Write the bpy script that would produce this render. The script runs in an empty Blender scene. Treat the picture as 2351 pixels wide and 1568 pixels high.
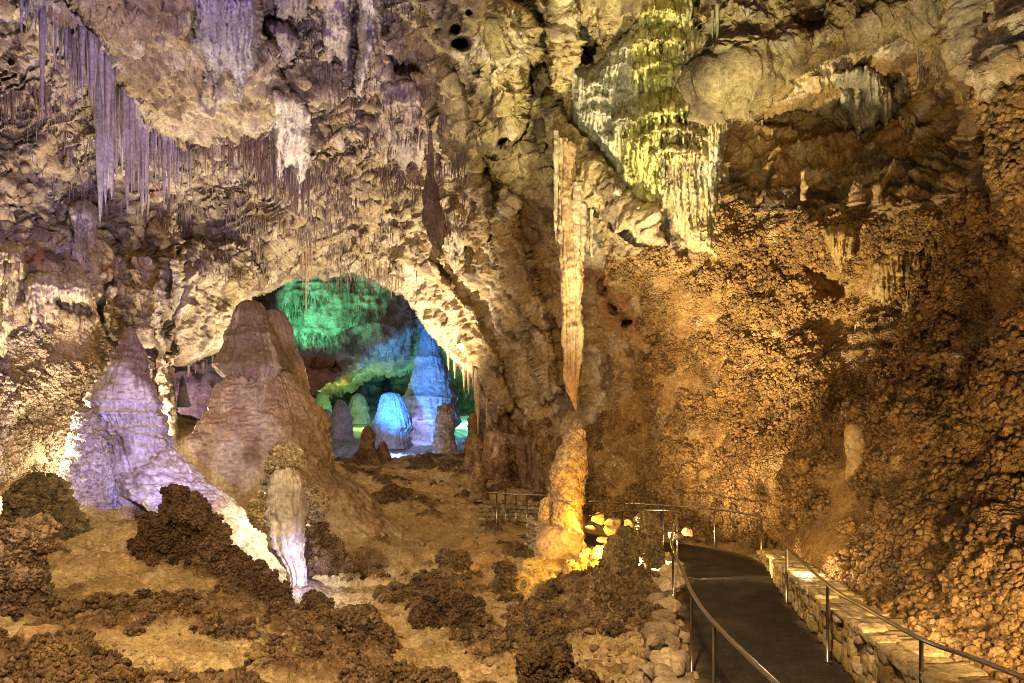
import bpy, math, random
import numpy as np
from mathutils import Vector

SC = bpy.context.scene
COL = SC.collection
random.seed(7)
RNG = np.random.default_rng(11)

# ----------------------------------------------------------------- camera numbers
F, CX, HY, CZ = 1567.0, 1175.5, 1000.0, 3.1      # focal length and horizon in photo units (2351 wide), eye height


def at(px, py, d):
    """world point seen at photo point px,py at d metres in front of the camera"""
    return np.stack([(px - CX) / F * d, d + 0 * px, CZ + (HY - py) / F * d], -1)


def at1(px, py, d):
    return Vector(((px - CX) / F * d, d, CZ + (HY - py) / F * d))


# ----------------------------------------------------------------- noise
def _h(ix, iy, iz, seed):
    h = (ix.astype(np.uint32) * np.uint32(374761393) + iy.astype(np.uint32) * np.uint32(668265263)
         + iz.astype(np.uint32) * np.uint32(2147483647) + np.uint32((seed * 974634777 + 12345) & 0xffffffff))
    h = (h ^ (h >> np.uint32(13))) * np.uint32(1274126177)
    h = (h ^ (h >> np.uint32(16))) * np.uint32(2246822519)
    return h ^ (h >> np.uint32(13))


def _hf(ix, iy, iz, seed):
    return (_h(ix, iy, iz, seed) & np.uint32(0xffffff)).astype(np.float32) / np.float32(0xffffff)


def vn(p, seed=0):
    """value noise 0..1"""
    p = p.astype(np.float32)
    f = np.floor(p)
    i = f.astype(np.int64)
    t = p - f
    t = t * t * t * (t * (t * 6 - 15) + 10)
    x0, y0, z0 = i[..., 0], i[..., 1], i[..., 2]
    tx, ty, tz = t[..., 0], t[..., 1], t[..., 2]

    def L(a, b, s):
        return a + (b - a) * s
    c = [_hf(x0 + a, y0 + b, z0 + g, seed) for g in (0, 1) for b in (0, 1) for a in (0, 1)]
    return L(L(L(c[0], c[1], tx), L(c[2], c[3], tx), ty), L(L(c[4], c[5], tx), L(c[6], c[7], tx), ty), tz)


def fbm(p, octv=4, seed=0, gain=0.5):
    a, s, n = 1.0, 0.0, 0.0
    for k in range(octv):
        s = s + a * vn(p * (2.03 ** k) + k * 17.3, seed + k)
        n += a
        a *= gain
    return s / n


def ridged(p, octv=3, seed=0):
    a, s, n = 1.0, 0.0, 0.0
    for k in range(octv):
        r = 1 - np.abs(2 * vn(p * (2.1 ** k) + k * 9.1, seed + k) - 1)
        s = s + a * r * r
        n += a
        a *= 0.5
    return s / n


def worley(p, seed=0):
    """distance to the nearest cell point, about 0..1"""
    p = p.astype(np.float32)
    f = np.floor(p)
    i = f.astype(np.int64)
    fr = p - f
    best = np.full(p.shape[:-1], 9.0, np.float32)
    for dx in (-1, 0, 1):
        for dy in (-1, 0, 1):
            for dz in (-1, 0, 1):
                h = _h(i[..., 0] + dx, i[..., 1] + dy, i[..., 2] + dz, seed)
                rx = (h & np.uint32(1023)).astype(np.float32) / 1023
                ry = ((h >> np.uint32(10)) & np.uint32(1023)).astype(np.float32) / 1023
                rz = ((h >> np.uint32(20)) & np.uint32(1023)).astype(np.float32) / 1023
                q = (dx + rx - fr[..., 0]) ** 2 + (dy + ry - fr[..., 1]) ** 2 + (dz + rz - fr[..., 2]) ** 2
                best = np.minimum(best, q)
    return np.sqrt(best)


def worley2(p, seed=0):
    """nearest and second nearest cell distance and one random tone for each cell"""
    p = p.astype(np.float32)
    f = np.floor(p)
    i = f.astype(np.int64)
    fr = p - f
    b1 = np.full(p.shape[:-1], 9.0, np.float32)
    b2 = b1.copy()
    tone = np.zeros(p.shape[:-1], np.float32)
    for dx in (-1, 0, 1):
        for dy in (-1, 0, 1):
            for dz in (-1, 0, 1):
                h = _h(i[..., 0] + dx, i[..., 1] + dy, i[..., 2] + dz, seed)
                q = ((dx + (h & np.uint32(1023)).astype(np.float32) / 1023 - fr[..., 0]) ** 2 + (dy + ((h >> np.uint32(10)) & np.uint32(1023)).astype(np.float32) / 1023 - fr[..., 1]) ** 2
                     + (dz + ((h >> np.uint32(20)) & np.uint32(1023)).astype(np.float32) / 1023 - fr[..., 2]) ** 2)
                c = q < b1
                b2 = np.where(c, b1, np.minimum(b2, q))
                b1 = np.where(c, q, b1)
                tone = np.where(c, ((h >> np.uint32(3)) & np.uint32(255)).astype(np.float32) / 255, tone)
    return np.sqrt(b1), np.sqrt(b2), tone


def knobs(p, scale, seed=0, tone=False):
    """cauliflower knobs 0..1 with a cell size of scale metres, parted by deep creases"""
    a, b, t = worley2(p / scale, seed)
    k = 0.3 * np.clip(1 - a / 0.95, 0, 1) + 0.7 * np.sqrt(np.clip((b - a) / 0.5, 0, 1)) * (0.6 + 0.4 * t)
    return (k, t) if tone else k


def cell_tone(p, scale, seed=0):
    return worley2(p / scale, seed)[2]


def coral(p, seed=0, big=0.34, small=0.11):
    w = p + 0.35 * big * np.stack([vn(p / big * 1.3, seed + 5), vn(p / big * 1.3 + 40, seed + 6), vn(p / big * 1.3 + 80, seed + 7)], -1)
    return 0.66 * knobs(w, big, seed) + 0.34 * knobs(w, small, seed + 1)


def sstep(x, a, b):
    t = np.clip((x - a) / (b - a), 0, 1)
    return t * t * (3 - 2 * t)


def n1(x, seed=0):
    z = np.zeros_like(x)
    return vn(np.stack([x, z + seed * 3.7, z], -1), seed)


# ----------------------------------------------------------------- outlines
def poly_sd(px, py, poly):
    """signed distance in photo units to an outline, positive inside"""
    out = np.full(px.shape, -1e4, np.float32)
    P = np.array(poly, np.float32)
    x0, y0 = P.min(0) - 60
    x1, y1 = P.max(0) + 60
    m = (px > x0) & (px < x1) & (py > y0) & (py < y1)
    x, y = px[m].astype(np.float32), py[m].astype(np.float32)
    if x.size == 0:
        return out
    dmin = np.full(x.shape, 1e9, np.float32)
    ins = np.zeros(x.shape, bool)
    for k in range(len(P)):
        ax, ay = P[k]
        bx, by = P[(k + 1) % len(P)]
        ex, ey = bx - ax, by - ay
        t = np.clip(((x - ax) * ex + (y - ay) * ey) / (ex * ex + ey * ey + 1e-9), 0, 1)
        dmin = np.minimum(dmin, (x - ax - t * ex) ** 2 + (y - ay - t * ey) ** 2)
        c = ((ay > y) != (by > y))
        if ay != by:
            ins ^= c & (x < ex * (y - ay) / ey + ax)
    out[m] = np.sqrt(dmin) * np.where(ins, 1, -1)
    return out


def rbf(pts, vals, qx, qy, c):
    """smooth surface through control values (multiquadric)"""
    P = np.array(pts, float)
    V = np.array(vals, float)
    n = len(P)
    r = np.sqrt(((P[:, None] - P[None]) ** 2).sum(-1) + c * c)
    A = np.zeros((n + 3, n + 3))
    A[:n, :n] = r - np.eye(n) * 0.02 * c
    A[:n, n] = 1
    A[:n, n + 1:] = P
    A[n:, :n] = A[:n, n:].T
    w = np.linalg.solve(A, np.concatenate([V, [0, 0, 0]]))
    sh = qx.shape
    x, y = qx.ravel(), qy.ravel()
    out = np.empty(x.size)
    for s in range(0, x.size, 60000):
        xs, ys = x[s:s + 60000], y[s:s + 60000]
        rr = np.sqrt((xs[:, None] - P[:, 0]) ** 2 + (ys[:, None] - P[:, 1]) ** 2 + c * c)
        out[s:s + 60000] = rr @ w[:n] + w[n] + xs * w[n + 1] + ys * w[n + 2]
    return out.reshape(sh)


# ----------------------------------------------------------------- meshes and tags
def raw_mesh(name, verts, faces_flat, face_n, mat, attrs=None, parent=None):
    me = bpy.data.meshes.new(name)
    v = np.asarray(verts, np.float32).reshape(-1, 3)
    fl = np.asarray(faces_flat, np.int32).ravel()
    me.vertices.add(len(v))
    me.vertices.foreach_set('co', v.ravel())
    me.loops.add(len(fl))
    me.loops.foreach_set('vertex_index', fl)
    if np.isscalar(face_n):
        st = np.arange(0, len(fl), face_n, dtype=np.int32)
    else:
        fn = np.asarray(face_n, np.int32)
        st = np.concatenate([[0], np.cumsum(fn)[:-1]]).astype(np.int32)
    me.polygons.add(len(st))
    me.polygons.foreach_set('loop_start', st)
    me.update(calc_edges=True)
    me.validate()
    for k, a in (attrs or {}).items():
        a = np.asarray(a, np.float32)
        if a.ndim == 2:
            if a.shape[1] == 3:
                a = np.concatenate([a, np.ones((len(a), 1), np.float32)], 1)
            at_ = me.attributes.new(k, 'FLOAT_COLOR', 'POINT')
            at_.data.foreach_set('color', a.ravel())
        else:
            at_ = me.attributes.new(k, 'FLOAT', 'POINT')
            at_.data.foreach_set('value', a.ravel())
    if mat is not None:
        me.materials.append(mat)
    o = bpy.data.objects.new(name, me)
    COL.objects.link(o)
    if parent is not None:
        o.parent = parent
    return o


def grid_faces(nr, nc, wrap=False, flip=False, keep=None):
    i, j = np.meshgrid(np.arange(nr - 1), np.arange(nc if wrap else nc - 1), indexing='ij')
    j2 = (j + 1) % nc
    a, b, c, d = i * nc + j, (i + 1) * nc + j, (i + 1) * nc + j2, i * nc + j2
    q = np.stack([a, d, c, b] if flip else [a, b, c, d], -1)
    if keep is not None:
        q = q[keep]
    return q.reshape(-1, 4)


def grid_obj(name, V, mat, attrs=None, flip=False, keep=None, wrap=False, parent=None):
    nr, nc = V.shape[:2]
    q = grid_faces(nr, nc, wrap, flip, keep)
    at_ = {k: a.reshape(nr * nc, -1) if a.ndim == 3 else a.ravel() for k, a in (attrs or {}).items()}
    if keep is not None:
        used, inv = np.unique(q.ravel(), return_inverse=True)
        return raw_mesh(name, V.reshape(-1, 3)[used], inv, 4, mat, {k: a[used] for k, a in at_.items()}, parent)
    return raw_mesh(name, V, q, 4, mat, at_, parent)


def grid_normals(V, flip=False, wrap=False):
    dr = np.gradient(V, axis=0)
    if wrap:
        dc = (np.roll(V, -1, 1) - np.roll(V, 1, 1)) / 2
    else:
        dc = np.gradient(V, axis=1)
    n = np.cross(dr, dc)
    if flip:
        n = -n
    return n / (np.linalg.norm(n, axis=-1, keepdims=True) + 1e-9)


def tag(o, label, cat, group=None, kind=None):
    if label:
        o['label'] = label
    if cat:
        o['category'] = cat
    if group:
        o['group'] = group
    if kind:
        o['kind'] = kind
    return o


def empty(name, loc=(0, 0, 0)):
    o = bpy.data.objects.new(name, None)
    o.location = loc
    o.empty_display_size = 0.2
    COL.objects.link(o)
    return o


# ----------------------------------------------------------------- materials
def nt(m):
    m.use_nodes = True
    t = m.node_tree
    t.nodes.clear()
    return t, t.nodes, t.links


def rock_mat(name, grain=1.0, bump=0.6, rough=0.75, spec=0.3, speck=0.25, white=0.25, knob=0.0, drip=0.0, base=None, dist=0.03):
    """limestone and calcite: the colour attribute 'tint' broken up by mottling, pale crystal flecks and dark mineral spots"""
    m = bpy.data.materials.new(name)
    t, N, L = nt(m)

    def node(ty, **kw):
        n = N.new(ty)
        for k, v in kw.items():
            if k in n.inputs.keys():
                n.inputs[k].default_value = v
            else:
                setattr(n, k, v)
        return n
    out = node('ShaderNodeOutputMaterial')
    b = node('ShaderNodeBsdfPrincipled')
    b.inputs['Specular IOR Level'].default_value = spec
    L.new(b.outputs[0], out.inputs[0])
    geo = node('ShaderNodeNewGeometry')
    pos = geo.outputs['Position']
    if base is None:
        tint = node('ShaderNodeAttribute', attribute_name='tint')
        tcol = tint.outputs['Color']
    else:
        rgb = node('ShaderNodeRGB')
        rgb.outputs[0].default_value = (*base, 1)
        tcol = rgb.outputs[0]
    n1_ = node('ShaderNodeTexNoise', Scale=1.1 * grain, Detail=6.0, Roughness=0.65)
    n2_ = node('ShaderNodeTexNoise', Scale=9.0 * grain, Detail=5.0, Roughness=0.7)
    n3_ = node('ShaderNodeTexNoise', Scale=38.0 * grain, Detail=3.0, Roughness=0.7)
    for n in (n1_, n2_, n3_):
        L.new(pos, n.inputs['Vector'])

    def ramp(src, a, b_, ca, cb):
        r = node('ShaderNodeValToRGB')
        e = r.color_ramp.elements
        e[0].position, e[1].position = a, b_
        e[0].color, e[1].color = (*ca, 1), (*cb, 1)
        L.new(src, r.inputs[0])
        return r.outputs[0]

    def mix(kind, fac, a, b_):
        x = node('ShaderNodeMix', data_type='RGBA', blend_type=kind)
        if hasattr(fac, 'default_value') or not isinstance(fac, (int, float)):
            L.new(fac, x.inputs[0])
        else:
            x.inputs[0].default_value = fac
        for s, k in ((a, 6), (b_, 7)):
            if isinstance(s, tuple):
                x.inputs[k].default_value = (*s, 1)
            else:
                L.new(s, x.inputs[k])
        return x.outputs[2]
    c = mix('MULTIPLY', 1.0, tcol, ramp(n1_.outputs[0], 0.3, 0.68, (0.62, 0.56, 0.52), (1.25, 1.22, 1.2)))
    c = mix('MULTIPLY', 1.0, c, ramp(n2_.outputs[0], 0.32, 0.66, (0.55, 0.5, 0.47), (1.28, 1.27, 1.25)))
    c = mix('MIX', ramp(n3_.outputs[0], 0.60, 0.68, (0, 0, 0), (white, white, white)), c, (0.75, 0.7, 0.6))
    # dark mineral spots
    v = node('ShaderNodeTexNoise', Scale=16.0 * grain, Detail=4.0, Roughness=0.6)
    mp = node('ShaderNodeMapping')
    mp.inputs['Location'].default_value = (31, 7, 13)
    L.new(pos, mp.inputs[0])
    L.new(mp.outputs[0], v.inputs['Vector'])
    c = mix('MIX', ramp(v.outputs[0], 0.60, 0.69, (0, 0, 0), (speck, speck, speck)), c, (0.07, 0.045, 0.03))
    L.new(c, b.inputs['Base Color'])
    rr = node('ShaderNodeMapRange')
    rr.inputs['To Min'].default_value = rough - 0.15
    rr.inputs['To Max'].default_value = min(1, rough + 0.15)
    L.new(n2_.outputs[0], rr.inputs[0])
    L.new(rr.outputs[0], b.inputs['Roughness'])
    # relief too fine for the mesh
    hsum = None

    def add(src, amt):
        nonlocal hsum
        mm = node('ShaderNodeMath', operation='MULTIPLY')
        L.new(src, mm.inputs[0])
        mm.inputs[1].default_value = amt
        if hsum is None:
            hsum = mm.outputs[0]
        else:
            aa = node('ShaderNodeMath', operation='ADD')
            L.new(hsum, aa.inputs[0])
            L.new(mm.outputs[0], aa.inputs[1])
            hsum = aa.outputs[0]
    add(n2_.outputs[0], 1.6)
    add(n3_.outputs[0], 0.5)
    if knob:
        vv = node('ShaderNodeTexVoronoi', Scale=16.0)
        L.new(pos, vv.inputs['Vector'])
        pa = node('ShaderNodeAttribute', attribute_name='pop')
        pm = node('ShaderNodeMath', operation='MULTIPLY')
        L.new(vv.outputs['Distance'], pm.inputs[0])
        L.new(pa.outputs['Fac'], pm.inputs[1])
        add(pm.outputs[0], -knob)
    if drip:
        m2 = node('ShaderNodeMapping')
        m2.inputs['Scale'].default_value = (14, 14, 1.2)
        L.new(pos, m2.inputs[0])
        dn = node('ShaderNodeTexNoise', Scale=1.0, Detail=3.0)
        L.new(m2.outputs[0], dn.inputs['Vector'])
        add(dn.outputs[0], drip)
    bp = node('ShaderNodeBump')
    bp.inputs['Strength'].default_value = bump
    bp.inputs['Distance'].default_value = dist
    L.new(hsum, bp.inputs['Height'])
    L.new(bp.outputs[0], b.inputs['Normal'])
    return m


def plain_mat(name, col, rough=0.5, metal=0.0, scale=30, var=0.3, bump=0.2, dist=0.004, spec=0.5):
    m = bpy.data.materials.new(name)
    t, N, L = nt(m)
    out = N.new('ShaderNodeOutputMaterial')
    b = N.new('ShaderNodeBsdfPrincipled')
    L.new(b.outputs[0], out.inputs[0])
    geo = N.new('ShaderNodeNewGeometry')
    n = N.new('ShaderNodeTexNoise')
    n.inputs['Scale'].default_value = scale
    n.inputs['Detail'].default_value = 5
    L.new(geo.outputs['Position'], n.inputs['Vector'])
    r = N.new('ShaderNodeValToRGB')
    r.color_ramp.elements[0].position = 0.35
    r.color_ramp.elements[1].position = 0.68
    r.color_ramp.elements[0].color = (*[c * (1 - var) for c in col], 1)
    r.color_ramp.elements[1].color = (*[min(1, c * (1 + var)) for c in col], 1)
    L.new(n.outputs[0], r.inputs[0])
    L.new(r.outputs[0], b.inputs['Base Color'])
    b.inputs['Roughness'].default_value = rough
    b.inputs['Metallic'].default_value = metal
    b.inputs['Specular IOR Level'].default_value = spec
    bp = N.new('ShaderNodeBump')
    bp.inputs['Strength'].default_value = bump
    bp.inputs['Distance'].default_value = dist
    L.new(n.outputs[0], bp.inputs['Height'])
    L.new(bp.outputs[0], b.inputs['Normal'])
    return m


M_ROCK = rock_mat('cave_limestone', bump=0.9, speck=0.45, white=0.35, dist=0.05, knob=3.0)
M_FLOOR = rock_mat('cave_silt_and_coral', bump=0.8, knob=2.5, speck=0.3, white=0.2, dist=0.035, grain=1.4)
M_FLOW = rock_mat('flowstone_calcite', bump=0.7, rough=0.6, spec=0.4, speck=0.1, white=0.2, drip=1.0, dist=0.03)
M_SMOOTH = rock_mat('smooth_calcite', bump=0.75, rough=0.5, spec=0.45, speck=0.12, white=0.12, drip=0.3, dist=0.025)
M_CORAL = rock_mat('cave_coral', bump=0.9, rough=0.7, speck=0.3, white=0.25, knob=2.0, grain=1.6, dist=0.03)
M_STONE = rock_mat('wall_stone', bump=0.8, rough=0.8, speck=0.25, white=0.25, grain=2.2, dist=0.02)
M_STRAW = rock_mat('soda_straw_calcite', bump=0.3, speck=0.1, white=0.2)
PATHC = [(3.1, 3.0), (3.25, 5.5), (3.3, 7.5), (3.5, 9.5), (4.1, 12.5), (4.9, 15.2), (4.95, 17.6), (3.7, 19.3), (2.2, 20.3), (1.0, 21.9)]


def seg_dist(x, y, line):
    dm = np.full(x.shape, 1e9)
    for (ax, ay), (bx, by) in zip(line[:-1], line[1:]):
        ex, ey = bx - ax, by - ay
        t = np.clip(((x - ax) * ex + (y - ay) * ey) / (ex * ex + ey * ey), 0, 1)
        dm = np.minimum(dm, np.hypot(x - ax - t * ex, y - ay - t * ey))
    return dm


# ================================================================= the cave walls and ceiling
CTRL = [
 (2351,1568,7.3),(2351,1400,8.0),(2351,1200,9.3),(2351,1000,10.3),(2351,800,10.8),(2351,500,11.3),(2351,250,11.5),(2351,0,10.8),
 (2200,1510,8.5),(2060,1425,10.0),(1930,1340,11.9),(1830,1285,14.7),(1765,1255,18.8),
 (2200,1300,9.8),(2200,1100,11.5),(2200,900,13),(2200,700,14.5),(2200,500,15),(2200,250,15),
 (2000,1300,12),(2000,1200,13.2),(2000,1100,14.6),(2000,1000,16),(2000,850,17.5),(2000,700,18.5),(2000,520,18),(2000,100,18),
 (1850,1200,15.3),(1850,1080,16.8),(1850,900,18.5),(1850,700,19.5),(1850,500,19),(1850,100,18.5),
 (1700,1210,20.5),(1700,1000,20.8),(1700,800,21),(1700,600,21),(1700,450,21),(1700,100,18.3),
 (1550,1150,22),(1550,900,22.5),(1550,650,21.5),(1550,450,20.5),(1550,250,19.5),(1550,0,18),
 (1400,1150,24.5),(1400,1000,25),(1400,800,24),(1400,550,22),(1400,300,20.5),(1400,0,18.5),
 (1250,1150,29),(1250,1000,29),(1250,800,26.5),(1250,500,23),(1250,250,21),(1250,0,19),
 (1150,1100,34),(1150,950,31),(1150,650,26),(1150,400,23),(1150,200,20),(1150,0,17.5),
 (1050,830,32),(980,740,33),(900,650,34),(780,610,35),(650,640,34.5),(560,680,33),
 (900,500,31),(900,350,27),(900,200,24),(900,0,20.5),(700,500,31),(700,400,28),(700,250,24),(700,0,19.5),
 (500,560,31),(500,450,28),(500,300,24),(500,150,20.5),(500,0,16.5),(300,500,26),(300,350,23),(300,200,19.5),(300,0,15.5),
 (100,500,22),(100,300,20),(100,100,17),(100,0,15),(-150,0,13),(-150,400,17),(-150,900,17),(-400,500,14),
 (0,600,20.5),(0,800,20),(0,1000,19.5),(0,1150,19),(150,650,22),(150,850,21.5),(150,1050,21.3),
 (300,650,25),(300,850,25),(300,1000,25),(400,700,28),(400,900,28.5),(400,1000,28.5),(500,650,31),(480,780,30),
 (400,1300,30),(800,1300,36),(1100,1300,33),(1300,1300,27),(1500,1400,22),(1700,1450,17),(1850,1520,12.5),(2000,1568,10.2),
 (1900,1800,9.5),(2351,1800,5.6),(1400,1800,20),(600,1800,28),(-200,1400,18),(2750,1000,7.5),(2750,300,7.5),(2750,1600,5),
 (2000,-300,10),(1200,-300,13),(400,-300,11),(-200,-300,10),(2600,-300,7),
]
POP_R = [(1425,600),(1500,560),(1580,600),(1640,560),(1660,490),(1760,490),(1900,505),(2130,480),(2250,440),(2240,300),(2262,190),(2300,240),(2351,200),(2760,150),(2760,1820),
         (1800,1820),(1600,1400),(1130,1250),(1130,985),(1280,985),(1330,1000),(1420,900),(1500,800),(1480,700)]
POP_L = [(-500,720),(0,735),(90,745),(120,730),(200,760),(240,800),(250,1260),(-500,1300)]
HOLES = [
 [(545,705),(575,680),(630,655),(690,638),(780,626),(860,638),(930,680),(968,735),(1000,775),(1030,820),(1060,858),(1085,905),(1100,960),(1112,1010),(1118,1120),(500,1120),(500,860),(535,780)],
 [(398,842),(430,842),(470,818),(520,792),(545,770),(560,1120),(405,1120),(412,1000),(405,930)],
]


def depth_base(px, py):
    return rbf([(a / 1000, b / 1000) for a, b, _ in CTRL], [math.log(c) for *_, c in CTRL], px / 1000, py / 1000, 0.10)


def depth(px, py):
    d = np.exp(depth_base(px, py))
    z = np.zeros_like(px)
    jit = (fbm(np.stack([px / 38, py / 38, z], -1), 4, 3) - 0.5) * 34

    # the roof breaks away in ledges
    q = fbm(np.stack([px / 190, (py + 0.35 * px) / 95, z], -1), 4, 5, 0.55) * 9
    fr = q - np.floor(q)
    stairs = np.floor(q) + sstep(fr, 0.0, 0.22)
    roof = sstep(700 - py, 0, 160) * (1 - 0.75 * sstep(px, 1230, 1420))
    slab = sstep(poly_sd(px, py, [(118,-420),(150,20),(300,200),(330,290),(480,335),(630,310),(660,240),(620,60),(620,-420)]) + jit * 0.5, -20, 30)
    bulge_ = sstep(px, 900, 1000)
    d = d + roof * (1 - 0.8 * slab) * (1 - 0.8 * bulge_) * (stairs - q) * 0.5

    def sd(poly, k=1.0):
        return poly_sd(px, py, poly) + jit * k

    def block(poly, step, bulge, R, k=1.0):
        nonlocal d
        s = sd(poly, k)
        q = np.clip(s / R, 0, 1)
        b = np.sqrt(np.clip(1 - (1 - q) ** 2, 0, 1))
        d = np.where(s > 0, d - step - bulge * b, d)

    def hollow(poly, deep, R, k=1.0):
        nonlocal d
        s = sd(poly, k)
        d = d + deep * sstep(s, 0, R)

    # stepped ceiling slab whose broken edge carries the curtain of stalactites, left
    block([(120,-420),(108,-30),(150,30),(230,105),(290,190),(325,280),(400,312),(470,338),(540,318),(620,300),(660,240),(640,140),(600,60),(600,-420)], 2.1, 0.9, 60, 0.7)
    hollow([(600,-300),(640,60),(690,120),(680,190),(720,230),(830,160),(870,110),(900,180),(985,190),(1000,120),(960,60),(960,-300)], 1.2, 60, 1.0)
    block([(650,-300),(668,20),(690,60),(705,100),(735,150),(780,120),(812,80),(812,40),(800,-300)], 1.2, 0.8, 45, 0.8)
    block([(818,-300),(822,40),(826,120),(812,200),(835,220),(858,140),(880,60),(880,-300)], 1.6, 0.6, 25, 0.5)
    # tawny bulge with potholes, top centre
    block([(985,-420),(972,30),(962,65),(985,100),(1005,118),(1035,140),(1065,200),(1088,270),(1100,330),(1165,352),(1205,290),(1218,230),(1210,150),(1228,95),(1240,62),(1215,18),(1150,-10),(1100,-420)], 1.6, 1.7, 90, 0.5)
    block([(1008,230),(1012,330),(1030,470),(1060,560),(1120,560),(1135,470),(1110,400),(1095,290),(1060,200),(1030,170)], 0.7, 0.9, 45, 0.8)
    hollow([(1238,-300),(1250,60),(1225,130),(1190,150),(1205,205),(1235,200),(1265,150),(1282,60),(1290,-300)], 1.7, 34, 0.6)
    block([(1284,-60),(1272,40),(1262,140),(1270,230),(1302,250),(1312,160),(1320,90),(1335,30),(1300,0)], 0.9, 0.6, 20, 0.5)
    hollow([(1315,40),(1310,110),(1322,150),(1365,150),(1385,100),(1360,60),(1340,30)], 1.8, 20, 0.5)
    hollow([(1225,215),(1240,250),(1258,275),(1262,320),(1254,330),(1242,290),(1222,250),(1205,222)], 1.2, 12, 0.25)
    for cx, cy, r in ((1060,98,20),(1046,66,13),(1080,28,9),(1092,165,9),(1000,70,9),(1010,62,8),(1208,265,9),(1285,235,12),(1155,325,14),(1045,100,12)):
        s = r - np.hypot((px - cx) * 0.9, (py - cy)) + jit * 0.25
        d = d + 2.0 * sstep(s, 0, r * 0.5)
    # overhanging block, top right, and the column at the far right
    s = sd([(1592,-420),(1610,40),(1624,120),(1618,180),(1640,205),(1700,214),(1760,212),(1830,180),(1900,140),(2010,108),(2100,82),(2205,52),(2270,30),(2300,-420)], 0.55)
    q = np.clip(s / 90, 0, 1)
    d = np.where(s > 0, np.minimum(d, 13.9 - 1.7 * np.sqrt(1 - (1 - q) ** 2)), d)
    hollow([(1820,-200),(1815,60),(1825,110),(1870,120),(1905,60),(1915,-200)], 0.4, 40, 0.8)
    s = sd([(1640,330),(1655,265),(1740,225),(1850,195),(2010,125),(2100,100),(2215,95),(2265,200),(2258,330),(2250,400),(2130,470),(1960,500),(1850,505),(1700,490),(1640,450)], 0.5)
    d = d + 3.4 * sstep(s, 0, 60) * sstep(500 - py, 0, 230)
    s = sd([(2206,-200),(2208,60),(2215,100),(2245,128),(2290,130),(2310,80),(2300,-200)], 0.4)
    q = np.clip(s / 40, 0, 1)
    d = np.where(s > 0, np.minimum(d, 11.2 - 0.7 * np.sqrt(1 - (1 - q) ** 2)), d)
    s = sd([(2292,-420),(2288,30),(2278,120),(2262,190),(2256,270),(2266,330),(2262,400),(2275,470),(2310,540),(2352,600),(2500,640),(2900,640),(2900,-420)], 0.5)
    q = np.clip(s / 110, 0, 1)
    d = np.where(s > 0, np.minimum(d, 10.6 - 1.4 * np.sqrt(1 - (1 - q) ** 2)), d)
    hollow([(1830,640),(1840,610),(1890,600),(1935,640),(1945,680),(1900,698),(1850,690)], 0.9, 30, 0.3)
    # buttress, lobe and pale pillar on the left of the arch
    block([(395,600),(398,720),(392,838),(430,845),(470,822),(525,792),(548,700),(600,640),(560,560),(460,540)], 0.9, 1.0, 60, 0.6)
    block([(345,520),(300,620),(310,700),(300,760),(345,800),(365,760),(398,720),(408,640),(420,560),(400,500)], 0.8, 1.0, 45, 0.8)
    block([(352,660),(400,560),(418,650),(410,690),(395,720),(398,830),(412,950),(410,1060),(365,1060),(362,830)], 1.2, 0.8, 25, 0.4)
    hollow([(215,700),(235,640),(262,640),(240,720),(262,780),(300,800),(270,820),(235,780)], 1.6, 18, 0.6)
    hollow([(78,760),(82,740),(100,735),(108,760),(96,800),(90,870),(82,800)], 1.8, 8, 0.25)
    hollow([(100,700),(120,680),(200,690),(225,730),(180,735),(130,725)], 1.2, 15, 0.4)
    # dark flue above the arch
    hollow([(975,440),(985,340),(1000,330),(1005,430),(1030,470),(1050,520),(1030,545),(990,520),(965,490)], 2.2, 20, 0.4)
    hollow([(855,150),(880,110),(940,120),(985,170),(960,180),(900,182)], 1.6, 18, 0.5)
    # pale rib that runs down under the cascade, ribs of the vault
    block([(1262,235),(1300,290),(1345,345),(1420,420),(1500,500),(1530,560),(1490,560),(1400,500),(1320,430),(1275,360),(1250,290)], 0.5, 0.9, 26, 0.6)
    block([(1120,480),(1165,430),(1200,520),(1240,640),(1270,760),(1290,900),(1240,930),(1200,800),(1160,650)], 0.4, 1.0, 45, 0.9)
    block([(985,600),(1040,640),(1100,730),(1150,830),(1180,930),(1140,960),(1105,880),(1050,780),(1000,690)], 0.4, 0.8, 35, 0.8)
    # rust-red pockets right of the long hanging column
    for cx, cy, r in ((1388,660,26),(1408,705,22),(1440,740,20)):
        s = r - np.hypot((px - cx) * 1.3, (py - cy)) + jit * 0.4
        d = d + 0.8 * sstep(s, 0, r * 0.7)
    # rolled edge of the arch
    for k, hp in enumerate(HOLES):
        s = poly_sd(px, py, hp)
        d = d + np.where(s > -26, 1.6 * np.clip(1 + s / 26, 0, 1.6) ** 2, 0)
    return d


def soft(px, py, poly, fe, jit=0):
    return sstep(poly_sd(px, py, poly) + jit, -fe, fe)


def lerp3(c, col, m):
    return c + (np.array(col, np.float32) - c) * m[..., None]


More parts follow.
